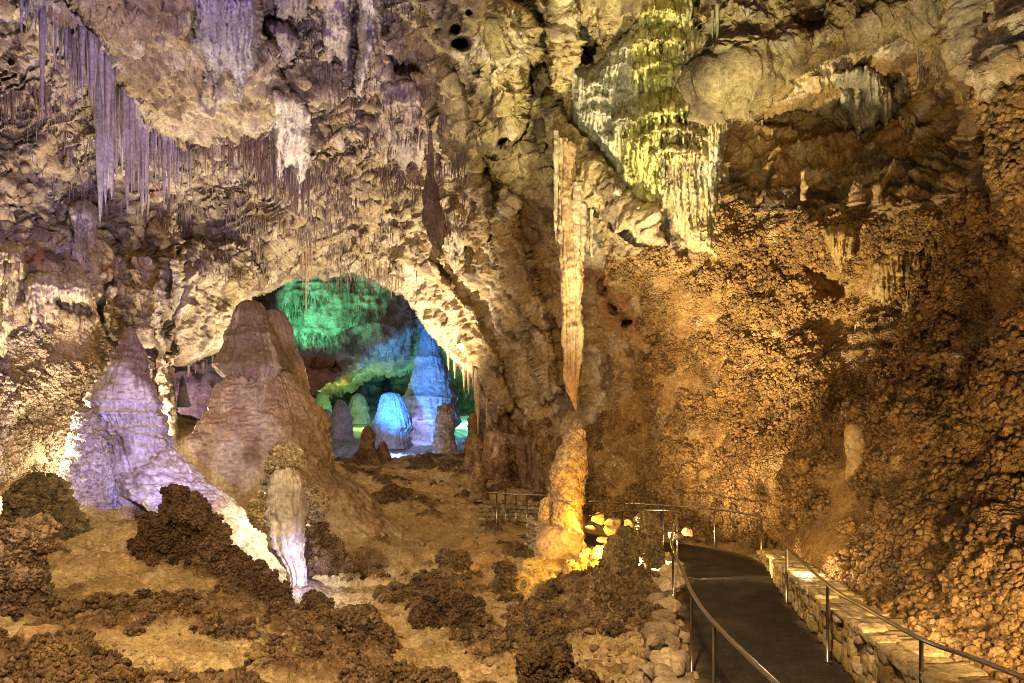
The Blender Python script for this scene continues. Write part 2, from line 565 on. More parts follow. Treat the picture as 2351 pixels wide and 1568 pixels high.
def build_shell():
    xs = np.concatenate([np.arange(-520, -20, 14), np.arange(-20, 2372, 2.3), np.arange(2372, 2860, 14)])
    ys = np.concatenate([np.arange(-420, -20, 14), np.arange(-20, 1588, 2.3), np.arange(1588, 1800, 14)])
    py, px = np.meshgrid(ys, xs, indexing='ij')
    px = px.astype(np.float32)
    py = py.astype(np.float32)
    d = depth(px, py).astype(np.float32)
    V = at(px, py, d).astype(np.float32)
    n = grid_normals(V)
    # even the normals out so relief leans with the wall and not with each step
    for _ in range(6):
        n[1:-1, 1:-1] = (n[1:-1, 1:-1] * 2 + n[:-2, 1:-1] + n[2:, 1:-1] + n[1:-1, :-2] + n[1:-1, 2:]) / 6
    n /= np.linalg.norm(n, axis=-1, keepdims=True) + 1e-9
    z = np.zeros_like(px)
    j = (fbm(np.stack([px / 30, py / 30, z], -1), 4, 8) - 0.5) * 70
    popr = soft(px, py, POP_R, 22, j)
    popl = soft(px, py, POP_L, 22, j)
    smooth_spots = soft(px, py, [(1640,560),(1660,640),(1720,740),(1690,900),(1640,860),(1620,700)], 18, j) * 0.3
    smooth_spots = np.maximum(smooth_spots, soft(px, py, [(1840,600),(1930,620),(1950,690),(1850,700)], 12))
    smooth_spots = np.maximum(smooth_spots, soft(px, py, [(1900,1060),(1990,1000),(2080,1080),(2000,1150),(1930,1300),(1870,1260)], 25, j) * 0.85)
    smooth_spots = np.maximum(smooth_spots, soft(px, py, [(2000,930),(2090,860),(2230,850),(2150,940),(2050,980)], 18, j) * 0.7)
    smooth_spots = np.maximum(smooth_spots, soft(px, py, [(2010,1400),(2150,1350),(2351,1420),(2351,1480),(2200,1480)], 25, j) * 0.7)
    pop = np.clip(np.maximum(popr, popl * 0.8) - smooth_spots, 0, 1)
    pop *= 0.35 + 0.65 * sstep(fbm(V * 0.8, 3, 51), 0.33, 0.55)
    rock = 1 - np.maximum(popr, popl * 0.7)
    h = (fbm(V * 0.33, 4, 1) - 0.5) * 1.5
    wv = V + 0.9 * (np.stack([vn(V * 0.5, 21), vn(V * 0.5, 22), vn(V * 0.5, 23)], -1) - 0.5)
    h += rock * ((worley(wv * 0.62, 31) - 0.5) * 0.55 + (worley(wv * 1.7 + 5, 32) - 0.45) * 0.26)
    h += rock * (ridged(V * 0.9, 3, 41) - 0.4) * 0.38
    h += rock * ((fbm(V * 2.6, 4, 43, 0.6) - 0.5) * 0.44 + (fbm(V * 9, 3, 44, 0.6) - 0.5) * 0.24)
    h -= rock * 0.16 * sstep(ridged(V * 0.75 + 33, 3, 48), 0.82, 0.93)
    straw = soft(px, py, STRAWZONE, 30, j)
    Vs = V * np.array([5.5, 5.5, 0.55], np.float32)
    h += straw * (ridged(Vs, 2, 46) - 0.5) * 0.22
    m = pop > 0.01
    lump = np.zeros_like(px)
    big = sstep(fbm(V[m] * 0.5, 2, 61), 0.35, 0.65)
    c1 = coral(V[m], 70, 0.50, 0.15)
    c2 = coral(V[m], 80, 0.24, 0.10)
    lump[m] = (c1 * 0.36 * big + 0.22 * c2 * (1 - big))
    tone = np.full(px.shape, 0.5, np.float32)
    tone[m] = 0.6 * cell_tone(V[m], 0.13, 95) + 0.4 * cell_tone(V[m], 0.4, 96)
    h += pop * lump * 1.3 + pop * (fbm(V * 1.1, 3, 62) - 0.5) * 0.9
    # tiny terraces that drip, on the right-hand wall
    terr = soft(px, py, [(1960,780),(2100,730),(2180,800),(2200,1000),(2000,1080),(1900,1000)], 30, j)
    zz = V[..., 2] + 0.5 * fbm(V * 0.8, 2, 91)
    saw = (zz * 2.2) % 1.0
    rib = n1(V[..., 0] * 9 + V[..., 1] * 5, 92)
    h += terr * (np.where(saw > 0.3, (1 - saw) * 0.36, saw * 0.8 * rib)) * 0.9
    # steep step faces keep only the coarse relief
    gy, gx = np.gradient(d)
    tanv = np.hypot(gy, gx) * 0.435 * F / d
    h *= np.clip(3.5 / np.maximum(tanv, 1e-3), 0.15, 1)
    pd = seg_dist(V[..., 0], V[..., 1], PATHC)
    low = sstep(2.2 - V[..., 2], 0, 1.0)
    h *= 1 - low * (1 - sstep(pd, 1.7, 3.4))
    P = V + n * h[..., None]
    # ----- stone colours
    base = np.zeros(px.shape + (3,), np.float32) + np.array([0.46, 0.385, 0.265], np.float32)
    f1 = fbm(V * 0.35 + 9, 3, 101)
    base = lerp3(base, (0.36, 0.27, 0.14), sstep(f1, 0.45, 0.62) * 0.7)
    base = lerp3(base, (0.46, 0.38, 0.2), soft(px, py, [(960,-400),(1000,150),(1080,400),(1200,500),(1500,300),(1700,300),(2300,60),(2300,-400)], 50, j) * 0.8)
    base = lerp3(base, (0.42, 0.30, 0.14), soft(px, py, [(950,560),(1200,480),(1460,560),(1560,700),(1500,900),(1150,1000),(1060,830)], 60, j) * 0.75)
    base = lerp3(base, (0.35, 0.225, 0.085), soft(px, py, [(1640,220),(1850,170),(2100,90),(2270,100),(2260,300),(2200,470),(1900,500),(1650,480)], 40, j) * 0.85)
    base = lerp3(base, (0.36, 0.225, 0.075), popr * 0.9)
    base = lerp3(base, (0.50, 0.385, 0.27), popl * 0.9)
    base = lerp3(base, (0.50, 0.22, 0.10), soft(px, py, [(1345,600),(1400,590),(1450,690),(1480,770),(1440,780),(1390,740),(1370,680)], 20, j) * 0.35)
    base = lerp3(base, (0.36, 0.13, 0.02), sstep(fbm(V * 0.8 + 3, 3, 111), 0.62, 0.7) * 0.75 * soft(px, py, [(-400,350),(300,340),(380,420),(300,640),(0,620),(-400,600)], 30))
    base = lerp3(base, (0.72, 0.68, 0.60), sstep(fbm(V * 1.1 + 30, 4, 113, 0.6), 0.55, 0.66) * 0.42 * rock)
    base = lerp3(base, (0.10, 0.07, 0.06), sstep(fbm(V * np.array([1.4, 1.4, 0.7]) + 60, 4, 117, 0.65), 0.565, 0.66) * 0.75 * rock)
    base = lerp3(base, (0.22, 0.12, 0.045), sstep(1 - tone, 0.45, 0.75) * pop * 0.65)
    base = lerp3(base, (0.62, 0.50, 0.34), sstep(tone, 0.58, 0.85) * pop * 0.7)
    base = lerp3(base, (0.17, 0.12, 0.10), straw * sstep(ridged(Vs, 2, 46), 0.3, 0.6) * 0.35)
    base = lerp3(base, (0.74, 0.62, 0.46), soft(px, py, [(2292,-40),(2315,-40),(2305,120),(2290,200),(2262,215),(2272,150),(2285,60)], 6, j * 0.2) * 0.9)
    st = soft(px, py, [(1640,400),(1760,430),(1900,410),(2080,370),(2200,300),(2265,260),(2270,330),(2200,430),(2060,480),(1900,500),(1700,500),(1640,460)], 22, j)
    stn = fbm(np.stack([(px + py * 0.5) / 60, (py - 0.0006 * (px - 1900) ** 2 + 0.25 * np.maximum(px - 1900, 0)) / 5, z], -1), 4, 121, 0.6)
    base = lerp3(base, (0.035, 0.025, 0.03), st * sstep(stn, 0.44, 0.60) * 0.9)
    # ----- openings
    hole = np.zeros(px.shape, bool)
    for hp in HOLES:
        hole |= (poly_sd(px, py, hp) + j * 0.10) > 0
    hole |= (P[..., 2] < -3.5)
    keep = ~(hole[:-1, :-1] & hole[1:, 1:])
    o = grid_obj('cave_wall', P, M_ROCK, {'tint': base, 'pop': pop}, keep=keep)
    tag(o, 'rugged tan limestone cave walls and ceiling around the chamber', None, kind='structure')
    return xs, ys, P, pop, n


STRAWZONE = [(330,420),(480,340),(640,320),(700,420),(830,240),(960,200),(985,420),(960,560),(930,660),(780,600),(640,600),(560,640),(420,640),(380,540)]
SX, SY, SP, SPOP, SN = build_shell()


def hit(px, py):
    """point on the finished cave wall seen at photo point px,py"""
    j = int(np.clip(np.searchsorted(SX, px), 0, len(SX) - 1))
    i = int(np.clip(np.searchsorted(SY, py), 0, len(SY) - 1))
    return Vector([float(c) for c in SP[i, j]])
# ================================================================= the cave floor, the far hall
FC = [
 (0,1568,8.5),(400,1568,8.8),(800,1568,9.2),(1200,1568,9.2),(1450,1568,8.6),(1560,1568,8.2),(-300,1568,8.5),
 (0,1400,11),(400,1420,11.4),(800,1440,12),(1200,1440,12),(1430,1430,11),(1530,1420,10.5),
 (0,1260,14),(150,1250,14.5),(300,1200,16.2),(200,1160,18),(60,1130,18.5),(-300,1200,15),
 (500,1310,14.3),(650,1385,13.8),(760,1370,14.8),(600,1310,17.2),
 (900,1330,17.6),(1050,1300,18),(1150,1340,15.5),(790,1350,16.8),
 (1000,1245,23.0),(950,1265,21.5),(850,1310,19.5),(700,1330,18.0),(1100,1212,24),(1180,1203,24.5),(1000,1130,30),(900,1085,35),(820,1065,37),(1060,1080,33),(960,1052,40),(1090,1065,37),(760,1060,40),
 (1200,1260,19.5),(1300,1290,17),(1400,1330,14.4),(1470,1340,13),(1330,1270,18.2),
 (400,1010,29),(450,995,31),(520,1000,30),(430,960,36),
 (950,1046,44),(880,1040,46),(1040,1030,47),(950,988,58),(800,1025,46),(800,975,60),(760,1000,50),(1060,960,62),(900,930,75),(600,1040,45),(450,960,50),
]
FXY, FZ = [], []
for a, b, c in FC:
    v = at1(a, b, c)
    FXY.append((v.x / 10, v.y / 10))
    FZ.append(v.z)
for x, y in PATHC:
    for o_ in (-0.9, 0.9):
        FXY.append(((x + o_) / 10, y / 10))
        FZ.append(0.0)
# ground under the right-hand slope and behind the camera
for x, y, z_ in ((7, 8, -0.4), (7.5, 14, -0.2), (8, 20, 0), (-6, 2, 0.2), (-1, 2, 0.0), (1.2, 4, 0.0), (0, 5.5, -0.1), (9, 3, 0.5)):
    FXY.append((x / 10, y / 10))
    FZ.append(z_)


def floor_base(x, y):
    z = rbf(FXY, FZ, x / 10, y / 10, 0.12)
    m = sstep(seg_dist(x, y, PATHC), 0.95, 1.5) if True else 1
    return z * m + (-0.07) * (1 - m), 1 - m


def build_floor():
    xs = np.concatenate([np.arange(-700, -20, 12), np.arange(-20, 2372, 2.4), np.arange(2372, 2900, 14)])
    u = np.linspace(1 / 3.0, 1 / 24.0, 430)
    ds = np.concatenate([1 / u, np.arange(24.06, 46, 0.085), np.arange(46.1, 80, 0.22)])
    dd, px = np.meshgrid(ds, xs, indexing='ij')
    x, y = (px - CX) / F * dd, dd
    z, onpath = floor_base(x, y)
    V = np.stack([x, y, z], -1).astype(np.float32)
    sx = CX + x / y * F
    sy = HY - (z - CZ) / y * F
    free = 1 - onpath
    clear = np.zeros_like(x)
    for cx, cy, rx, ry in ((230,1230,95,70),(640,1450,90,26),(980,1530,150,30),(1190,1430,70,40),(1230,1350,60,30),(1100,1390,80,25),(930,1310,60,30),(340,1330,110,30),(880,1500,90,20),(700,1360,110,45),(1050,1260,90,50),(300,1480,160,14),(560,1500,100,14)):
        clear = np.maximum(clear, sstep(1.25 - np.hypot((sx - cx) / rx, (sy - cy) / ry), 0, 0.5))
    cl = fbm(V * 0.62 + 3, 4, 201, 0.55)
    pop = sstep(cl, 0.50, 0.60) * (1 - 0.9 * clear)
    for cx, cy, rx, ry in ((230,1400,110,20),(470,1440,90,35),(850,1470,70,50),(1000,1410,80,40),(1240,1440,60,60),(560,1330,90,70),(1290,1350,60,25),(700,1530,160,25),(150,1540,160,28),(930,1380,90,30),(1300,1560,90,20),(700,1430,60,25),(450,1250,60,70),(830,1290,60,40)):
        pop = np.maximum(pop, sstep(1.2 - np.hypot((sx - cx) / rx, (sy - cy) / ry) + (cl - 0.5) * 1.6, 0, 0.5))
    pop *= free
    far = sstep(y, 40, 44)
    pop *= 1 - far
    h = (fbm(V * 0.5, 4, 203) - 0.5) * 0.5 * free + (fbm(V * 1.6, 4, 204, 0.6) - 0.5) * 0.42 * free
    h += (fbm(V * 6, 3, 205, 0.6) - 0.5) * 0.14 * free
    h += (ridged(V * np.array([0.8, 1.6, 1]), 3, 208) - 0.4) * 0.07 * free
    m = pop > 0.01
    lump = np.zeros(x.shape, np.float32)
    lump[m] = coral(V[m], 210, 0.26, 0.09)
    tone = np.full(x.shape, 0.5, np.float32)
    tone[m] = cell_tone(V[m], 0.10, 219)
    lump2 = np.zeros(x.shape, np.float32)
    lump2[m] = knobs(V[m], 0.75, 215)
    h += pop * (0.02 + 0.10 * lump + 0.10 * lump2)
    grit = knobs(V, 0.09, 217) * sstep(fbm(V * 2.2, 3, 218), 0.42, 0.6)
    h += grit * 0.035 * free * (1 - pop)
    P = V.copy()
    P[..., 2] += h
    base = np.zeros(x.shape + (3,), np.float32) + np.array([0.47, 0.35, 0.175], np.float32)
    base = lerp3(base, (0.36, 0.24, 0.10), sstep(fbm(V * 0.9 + 20, 3, 221), 0.45, 0.62) * 0.6)
    base = lerp3(base, (0.57, 0.46, 0.27), sstep(fbm(V * 1.9 + 40, 3, 222), 0.54, 0.66) * 0.6)
    base = lerp3(base, (0.135, 0.075, 0.034), pop * 0.88)
    base = lerp3(base, (0.40, 0.28, 0.15), pop * sstep(tone, 0.62, 0.9) * 0.6)
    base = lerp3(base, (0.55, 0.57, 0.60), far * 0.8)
    # pale calcite sheet round the foot of the white column
    sheet = sstep(1.15 - np.hypot((sx - 705) / 95, (sy - 1352) / 38) + (cl - 0.5) * 1.2, 0, 0.35)
    base = lerp3(base, (0.66, 0.62, 0.60), sheet * 0.85 * (1 - pop))
    orange = sstep(1.2 - np.hypot((sx - 1110) / 90, (sy - 1250) / 40), 0, 0.6)
    base = lerp3(base, (0.50, 0.30, 0.10), orange * 0.6 * (1 - pop))
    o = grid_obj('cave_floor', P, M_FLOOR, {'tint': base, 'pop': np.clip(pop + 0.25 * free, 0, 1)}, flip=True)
    tag(o, 'uneven tan silt cave floor with patches of dark brown cave popcorn', None, kind='structure')
    return ds, xs, P, pop, grid_normals(P, flip=True)


FD, FX, FP, FPOP, FN = build_floor()


def ground(px, d):
    i = int(np.clip(np.searchsorted(FD, d), 0, len(FD) - 1))
    j = int(np.clip(np.searchsorted(FX, px), 0, len(FX) - 1))
    return float(FP[i, j, 2])


FSY = HY - (FP[..., 2] - CZ) / FP[..., 1] * F


def ground_hit(px, py):
    """point of the floor seen at photo point px,py: the nearest row that shows there"""
    j = int(np.clip(np.searchsorted(FX, px), 0, len(FX) - 1))
    c = FSY[:, j]
    k = np.argmax(c <= py)
    return Vector([float(a) for a in FP[k, j]])


def build_far_hall():
    """green-lit hall behind the arch: a low sloping slab of ceiling and the walls round it"""
    xs = np.arange(300, 1330, 3.0)
    ys = np.arange(520, 1180, 3.0)
    py, px = np.meshgrid(ys, xs, indexing='ij')
    px = px.astype(np.float32)
    py = py.astype(np.float32)
    C = [(600,520,46),(900,520,46),(1150,520,46),(600,700,52),(780,640,50),(780,760,57),(950,700,54),(700,850,62),(900,850,64),(1100,850,66),(1150,1000,64),(780,950,78),(900,950,80),(1000,950,80),(1080,980,70),(700,1000,76),(900,1150,85),(1150,1150,66),(600,1150,70),(450,850,40),(430,920,41),(480,1000,44),(330,900,38),(330,700,40),(560,850,48),(350,1150,44)]
    d = np.exp(rbf([(a / 1000, b / 1000) for a, b, _ in C], [math.log(c) for *_, c in C], px / 1000, py / 1000, 0.08)).astype(np.float32)
    z = np.zeros_like(px)
    jit = (fbm(np.stack([px / 30, py / 30, z], -1), 4, 303) - 0.5) * 30
    s = poly_sd(px, py, [(500,500),(1150,500),(1150,700),(1000,760),(955,840),(905,862),(860,862),(800,900),(760,905),(718,912),(640,920),(560,800)]) + jit * 0.5
    q = np.clip(s / 120, 0, 1)
    d = np.where(s > 0, np.minimum(d, 62 - 12 * np.sqrt(1 - (1 - q) ** 2) - 4 * q), d)
    s = poly_sd(px, py, [(690,810),(740,825),(790,850),(770,880),(720,905),(680,900)]) + jit * 0.4
    d = np.where(s > 0, np.minimum(d, 49 - 1.5 * np.clip(s / 25, 0, 1)), d)
    s = poly_sd(px, py, [(865,880),(885,850),(905,880),(900,960),(870,960)]) + jit * 0.2
    d = d + 8 * sstep(s, 0, 10)
    V = at(px, py, d).astype(np.float32)
    n = grid_normals(V)
    Vs = V * np.array([1.6, 1.6, 0.25], np.float32)
    h = (fbm(V * 0.2, 4, 310) - 0.5) * 1.8 + (ridged(Vs, 3, 311) - 0.4) * 0.22 + (ridged(V * np.array([0.12, 0.3, 0.8]), 3, 314) - 0.4) * 0.5 + (fbm(V * 1.6, 3, 312) - 0.5) * 0.7
    P = V + n * h[..., None]
    base = np.zeros(px.shape + (3,), np.float32) + np.array([0.40, 0.38, 0.30], np.float32)
    base = lerp3(base, (0.16, 0.14, 0.10), sstep(fbm(V * np.array([0.9, 0.9, 0.35]), 4, 313, 0.6), 0.48, 0.62) * 0.8)
    base = lerp3(base, (0.36, 0.14, 0.06), soft(px, py, [(690,815),(800,830),(810,870),(760,900),(690,905)], 14, jit) * 0.8)
    base = lerp3(base, (0.36, 0.25, 0.26), soft(px, py, [(300,700),(545,700),(545,1000),(300,1100)], 20, jit) * 0.8)
    o = grid_obj('far_cave_wall', P, M_ROCK, {'tint': base})
    tag(o, 'far hall wall and low sloping ceiling seen through the arch', None, kind='structure')
    return xs, ys, P


HXs, HYs, HP = build_far_hall()


def far_hit(px, py):
    j = int(np.clip(np.searchsorted(HXs, px), 0, len(HXs) - 1))
    i = int(np.clip(np.searchsorted(HYs, py), 0, len(HYs) - 1))
    return Vector([float(c) for c in HP[i, j]])
# ================================================================= cave popcorn: clusters of little calcite knobs
def knob_shapes():
    import bmesh
    bm = bmesh.new()
    bmesh.ops.create_icosphere(bm, subdivisions=1, radius=1)
    V = np.array([v.co[:] for v in bm.verts])
    Fc = np.array([[v.index for v in f.verts] for f in bm.faces])
    bm.free()
    out = []
    for k in range(6):
        out.append(V * (1 + 0.5 * (vn(V * 1.5 + 11 * k, k) - 0.5) + 0.4 * (vn(V * 4 + 7 * k, k + 3) - 0.5))[:, None])
    return np.array(out), Fc


KV, KF = knob_shapes()


def knob_mesh(name, C, R, T, mat, label=None, parent=None, cat=None, group=None):
    """one mesh of many knobs: centres C, radii R, tints T"""
    n = len(C)
    rg = np.random.default_rng(n)
    a = rg.uniform(0, 6.28, n)
    B = KV[rg.integers(0, 6, n)]
    c, s = np.cos(a)[:, None], np.sin(a)[:, None]
    X = B[..., 0] * c - B[..., 1] * s
    Y = B[..., 0] * s + B[..., 1] * c
    V = np.stack([X, Y, B[..., 2]], -1) * R[:, None, None] + C[:, None, :]
    nv = B.shape[1]
    Fs = (KF[None] + (np.arange(n) * nv)[:, None, None]).reshape(-1)
    o = raw_mesh(name, V, Fs, 3, mat, {'tint': np.repeat(T, nv, 0), 'pop': np.ones(n * nv)}, parent)
    return o


def clusters(P, N, r0, r1, per, rg, squash=0.85, k0=0.14, k1=0.32):
    """cauliflowers: a ball on each surface point P (normal N) grown over with small knobs; returns centres, radii, cluster tone"""
    m = len(P)
    R = r0 + (r1 - r0) * rg.random(m) ** 2.2
    t1 = np.cross(N, np.array([0.3, 0.2, 0.93]))
    t1 /= np.linalg.norm(t1, axis=1, keepdims=True) + 1e-9
    t2 = np.cross(N, t1)
    u = rg.random((m, per)) ** 0.7
    a = rg.uniform(0, 6.28, (m, per))
    sn = np.sqrt(1 - (u * 0.98) ** 2)
    D = N[:, None] * (u * squash)[..., None] + t1[:, None] * (sn * np.cos(a))[..., None] + t2[:, None] * (sn * np.sin(a))[..., None]
    C = P[:, None] + D * (R[:, None] * rg.uniform(0.80, 1.0, (m, per)))[..., None]
    K = R[:, None] * rg.uniform(k0, k1, (m, per))
    C = np.concatenate([P[:, None], C], 1)
    K = np.concatenate([R[:, None] * 0.84, K], 1)
    T = np.repeat(rg.random(m), per + 1)
    T = 0.62 + 0.45 * T + 0.4 * (rg.random(len(T)) - 0.5)
    return C.reshape(-1, 3), K.reshape(-1), T[:, None]


def pick(W, n, rg):
    w = W.ravel().astype(float)
    c = np.cumsum(w)
    return np.minimum(np.searchsorted(c, rg.random(n) * c[-1]), len(w) - 1)


def scatter_popcorn():
    rg = np.random.default_rng(5)
    py, px = np.meshgrid(SY, SX, indexing='ij')
    inf = (px > -40) & (px < 2400) & (py > -40) & (py < 1600)
    d = SP[..., 1]
    patchy = sstep(fbm(SP * 0.55 + 70, 3, 701), 0.33, 0.52)
    W = np.where(inf & (SPOP > 0.3), SPOP * patchy * d, 0)
    W = np.where(seg_dist(SP[..., 0], SP[..., 1], PATHC) > 1.75, W, 0)
    W = np.where((SP[..., 2] > -0.4), W, 0)
    i = pick(W, 12500, rg)
    P, N = SP.reshape(-1, 3)[i].astype(float), SN.reshape(-1, 3)[i].astype(float)
    C, R, tone = clusters(P - N * 0.05, N, 0.05, 0.27, 20, rg)
    left = C[:, 0] < -3
    T = np.where(left[:, None], np.array((0.46, 0.37, 0.28)), np.array((0.34, 0.215, 0.085))) * tone ** 1.3
    o = knob_mesh('cave_popcorn', C, R, T, M_CORAL)
    tag(o, 'knobbly brown cave popcorn crusting the right hand and left hand walls', None, kind='stuff')
    # floor
    d = FP[..., 1]
    sx = CX + FP[..., 0] / d * F
    inf = (sx > -60) & (sx < 1700) & (d > 6) & (d < 36)
    W = np.where(inf & (FPOP > 0.35), FPOP * (0.3 + sstep(fbm(FP * 1.3 + 20, 3, 702), 0.40, 0.58)) * d ** 0.5, 0)
    i = pick(W, 8000, rg)
    P, N = FP.reshape(-1, 3)[i].astype(float), FN.reshape(-1, 3)[i].astype(float)
    N = N * 0.5 + np.array([0, 0, 0.5])
    N /= np.linalg.norm(N, axis=1, keepdims=True)
    C, R, tone = clusters(P - N * 0.03, N, 0.03, 0.17, 18, rg)
    T = np.array((0.20, 0.125, 0.06)) * (tone ** 1.5)
    o = knob_mesh('cave_popcorn', C, R, T, M_CORAL)
    tag(o, 'dark brown cave popcorn growing in patches on the silt floor', None, kind='stuff')
    # loose grit
    W = np.where(inf & (FPOP < 0.6) & (seg_dist(FP[..., 0], FP[..., 1], PATHC) > 1.3), sstep(fbm(FP * 1.7 + 50, 3, 703), 0.42, 0.6), 0)
    i = pick(W, 9000, rg)
    P = FP.reshape(-1, 3)[i].astype(float)
    R = 0.010 + 0.03 * rg.random(len(P)) ** 3
    T = np.array((0.44, 0.33, 0.18)) * (0.4 + 0.9 * rg.random((len(P), 1)))
    o = knob_mesh('gravel', P, R, T, M_STONE)
    tag(o, 'loose tan gravel strewn over the silt floor', None, kind='stuff')


scatter_popcorn()
# ================================================================= stalagmites, columns and hanging stone
def smooth_rows(rows, n):
    R = np.array([(r + (0,) * (4 - len(r))) if len(r) < 4 else r for r in rows], float)
    y = R[:, 0]
    t = np.linspace(y[0], y[-1], n)
    out = [t]
    for k in range(1, R.shape[1]):
        v = R[:, k]
        m = np.gradient(v, y)
        # monotone cubic through the outline
        s = np.diff(v) / np.diff(y)
        for i in range(len(s)):
            if s[i] == 0:
                m[i] = m[i + 1] = 0
            else:
                a, b = m[i] / s[i], m[i + 1] / s[i]
                if a < 0:
                    m[i] = 0
                if b < 0:
                    m[i + 1] = 0
                q = a * a + b * b
                if q > 9:
                    m[i], m[i + 1] = 3 / math.sqrt(q) * a * s[i], 3 / math.sqrt(q) * b * s[i]
        i = np.clip(np.searchsorted(y, t, side='right') - 1, 0, len(y) - 2)
        hh = y[i + 1] - y[i]
        u = (t - y[i]) / hh
        out.append((2 * u ** 3 - 3 * u ** 2 + 1) * v[i] + (u ** 3 - 2 * u ** 2 + u) * hh * m[i] + (-2 * u ** 3 + 3 * u ** 2) * v[i + 1] + (u ** 3 - u ** 2) * hh * m[i + 1])
    return out


def formation(name, rows, d, mat, tint, label=None, cat=None, group=None, parent=None, lump=0.1, ls=0.8, pop=0.0, ps=(0.3, 0.09),
              flute=0.0, fn=1.0, terr=0.0, ts=0.25, lips=(), seed=1, deep=1.0, step=2.3, tint2=None, tint3=None, fine=0.03, warp=0.0, close=True, crust=0, cr=(0.04, 0.13), ctint=None, lipmask=False, micro=0.0):
    """rows: (photo y, left x, right x[, extra metres of distance]) down the outline; the body is round, real size at distance d"""
    y0, y1 = rows[0][0], rows[-1][0]
    n = max(24, int(abs(y1 - y0) / step))
    ty, xl, xr, dd = smooth_rows(rows, n)
    D = d + dd
    rad = np.maximum((xr - xl) / 2 / F * D, 0.004)
    rmax = rad.max()
    na = int(np.clip(2 * math.pi * rmax / d * F / (step * 1.3), 18, 420))
    C = at((xl + xr) / 2, ty, D)
    a = np.linspace(0, 2 * math.pi, na, endpoint=False)
    ca, sa = np.cos(a), np.sin(a)
    V = np.empty((n, na, 3))
    V[..., 0] = C[:, None, 0] + rad[:, None] * ca
    V[..., 1] = C[:, None, 1] + rad[:, None] * sa * deep
    V[..., 2] = C[:, None, 2]
    V = V.astype(np.float32)
    dn = y1 > y0
    nrm = grid_normals(V, flip=False, wrap=True)
    o_ = V - C[:, None, :]
    if (nrm * o_).sum(-1).mean() < 0:
        nrm = -nrm
        flipf = True
    else:
        flipf = False
    k = np.minimum(1, rad / (0.35 * rmax + 1e-6))[:, None]
    S = V + seed * 13.7
    h = (fbm(S / ls, 4, seed) - 0.5) * 2 * lump * k
    h += (fbm(S / (ls * 0.25), 3, seed + 3, 0.6) - 0.5) * lump * 0.45 * k
    h += (fbm(S / 0.12, 2, seed + 4) - 0.5) * fine * 2 * k
    ang = np.broadcast_to(a, (n, na))
    A3 = np.stack([np.cos(ang) * fn * 5, np.sin(ang) * fn * 5, V[..., 2] * 0.35 + seed], -1)
    rib = ridged(A3, 2, seed + 7)
    if flute:
        h += (rib - 0.5) * flute * k
        h += (ridged(A3 * np.array([3.4, 3.4, 0.7]), 2, seed + 8) - 0.5) * flute * 0.45 * k
    if micro:
        h += (ridged(S * np.array([2.2, 2.2, 9.0]), 2, seed + 13) - 0.5) * micro * k
    if terr:
        zz = V[..., 2] / ts + 3.2 * fbm(S / (ls * 0.9), 3, seed + 9)
        saw = zz % 1.0
        h += 0.7 * terr * k * np.where(saw < 0.25, saw / 0.25, (1 - saw) / 0.75) * (0.3 + 1.2 * rib) * sstep(fbm(S / ls * 0.7 + 5, 2, seed + 12), 0.4, 0.6)
    mpp = D[:, None] / F
    for (ly, rise, fall, amp) in lips:
        jy = (n1(ang * 2.2, seed + int(ly)) - 0.5) * fall * 1.2
        t = ty[:, None] - (ly + jy)
        ribk = 0.15 + 0.85 * ridged(A3 * np.array([3.2, 3.2, 0.2]), 1, seed + int(ly) + 2)
        ln = fall * (0.4 + 0.9 * n1(ang * 14, seed + 31))
        am = sstep(n1(ang * 0.9 + ly, seed + int(ly) + 5), 0.30, 0.62) if lipmask else 1.0
        h += amp * am * np.where(t < 0, np.exp(t / rise), np.clip(1 - t / ln, 0, 1) ** 0.5 * ribk)
    lumpv = None
    if pop:
        lumpv = coral(S, seed + 20, *ps)
        pm = np.clip(pop, 0, 5)
        h += 1.25 * pm * (lumpv - 0.45) * np.minimum(1, rad / (0.2 * rmax + 1e-6))[:, None]
    P = V + nrm * h[..., None]
    if warp:
        P[..., 0] += warp * (fbm(np.stack([V[..., 2] * 0.9, V[..., 2] * 0 + seed, V[..., 2] * 0], -1), 2, seed + 40) - 0.5)
    base = np.zeros((n, na, 3), np.float32) + np.array(tint, np.float32)
    if tint2 is not None:
        base = lerp3(base, tint2, sstep(fbm(S / (ls * 1.3) * np.array([1, 1, 0.6]), 3, seed + 50), 0.45, 0.62))
    if tint3 is not None:
        base = lerp3(base, tint3, sstep(fbm(S / (ls * 0.6) * np.array([1, 1, 0.45]), 3, seed + 60), 0.54, 0.66) * 0.8)
    if lumpv is not None:
        base = base * (0.65 + 0.75 * cell_tone(S, max(ps[1], 0.08), seed + 22))[..., None]
    q = grid_faces(n, na, wrap=True, flip=flipf)
    verts = P.reshape(-1, 3)
    # close both ends
    if close:
        verts = np.concatenate([verts, P[0].mean(0)[None], P[-1].mean(0)[None]])
        j = np.arange(na)
        j2 = (j + 1) % na
        t0, t1 = n * na, n * na + 1
        f0 = np.stack([np.full(na, t0), j, j2], -1)
        f1 = np.stack([np.full(na, t1), (n - 1) * na + j2, (n - 1) * na + j], -1)
        if flipf:
            f0, f1 = f0[:, ::-1], f1[:, ::-1]
        fl = np.concatenate([q.ravel(), f0.ravel(), f1.ravel()])
        fnum = np.concatenate([np.full(len(q), 4), np.full(2 * na, 3)])
        b2 = np.concatenate([base.reshape(-1, 3), base[0].mean(0)[None], base[-1].mean(0)[None]])
    else:
        fl, fnum, b2 = q.ravel(), 4, base.reshape(-1, 3)
    org = np.array(parent.location) if parent is not None else C[-1]
    o = raw_mesh(name, verts - org, fl, fnum, mat, {'tint': b2, 'pop': np.full(len(b2), 1.0 if pop else 0.0)}, parent)
    if parent is None:
        o.location = org
        tag(o, label, cat, group)
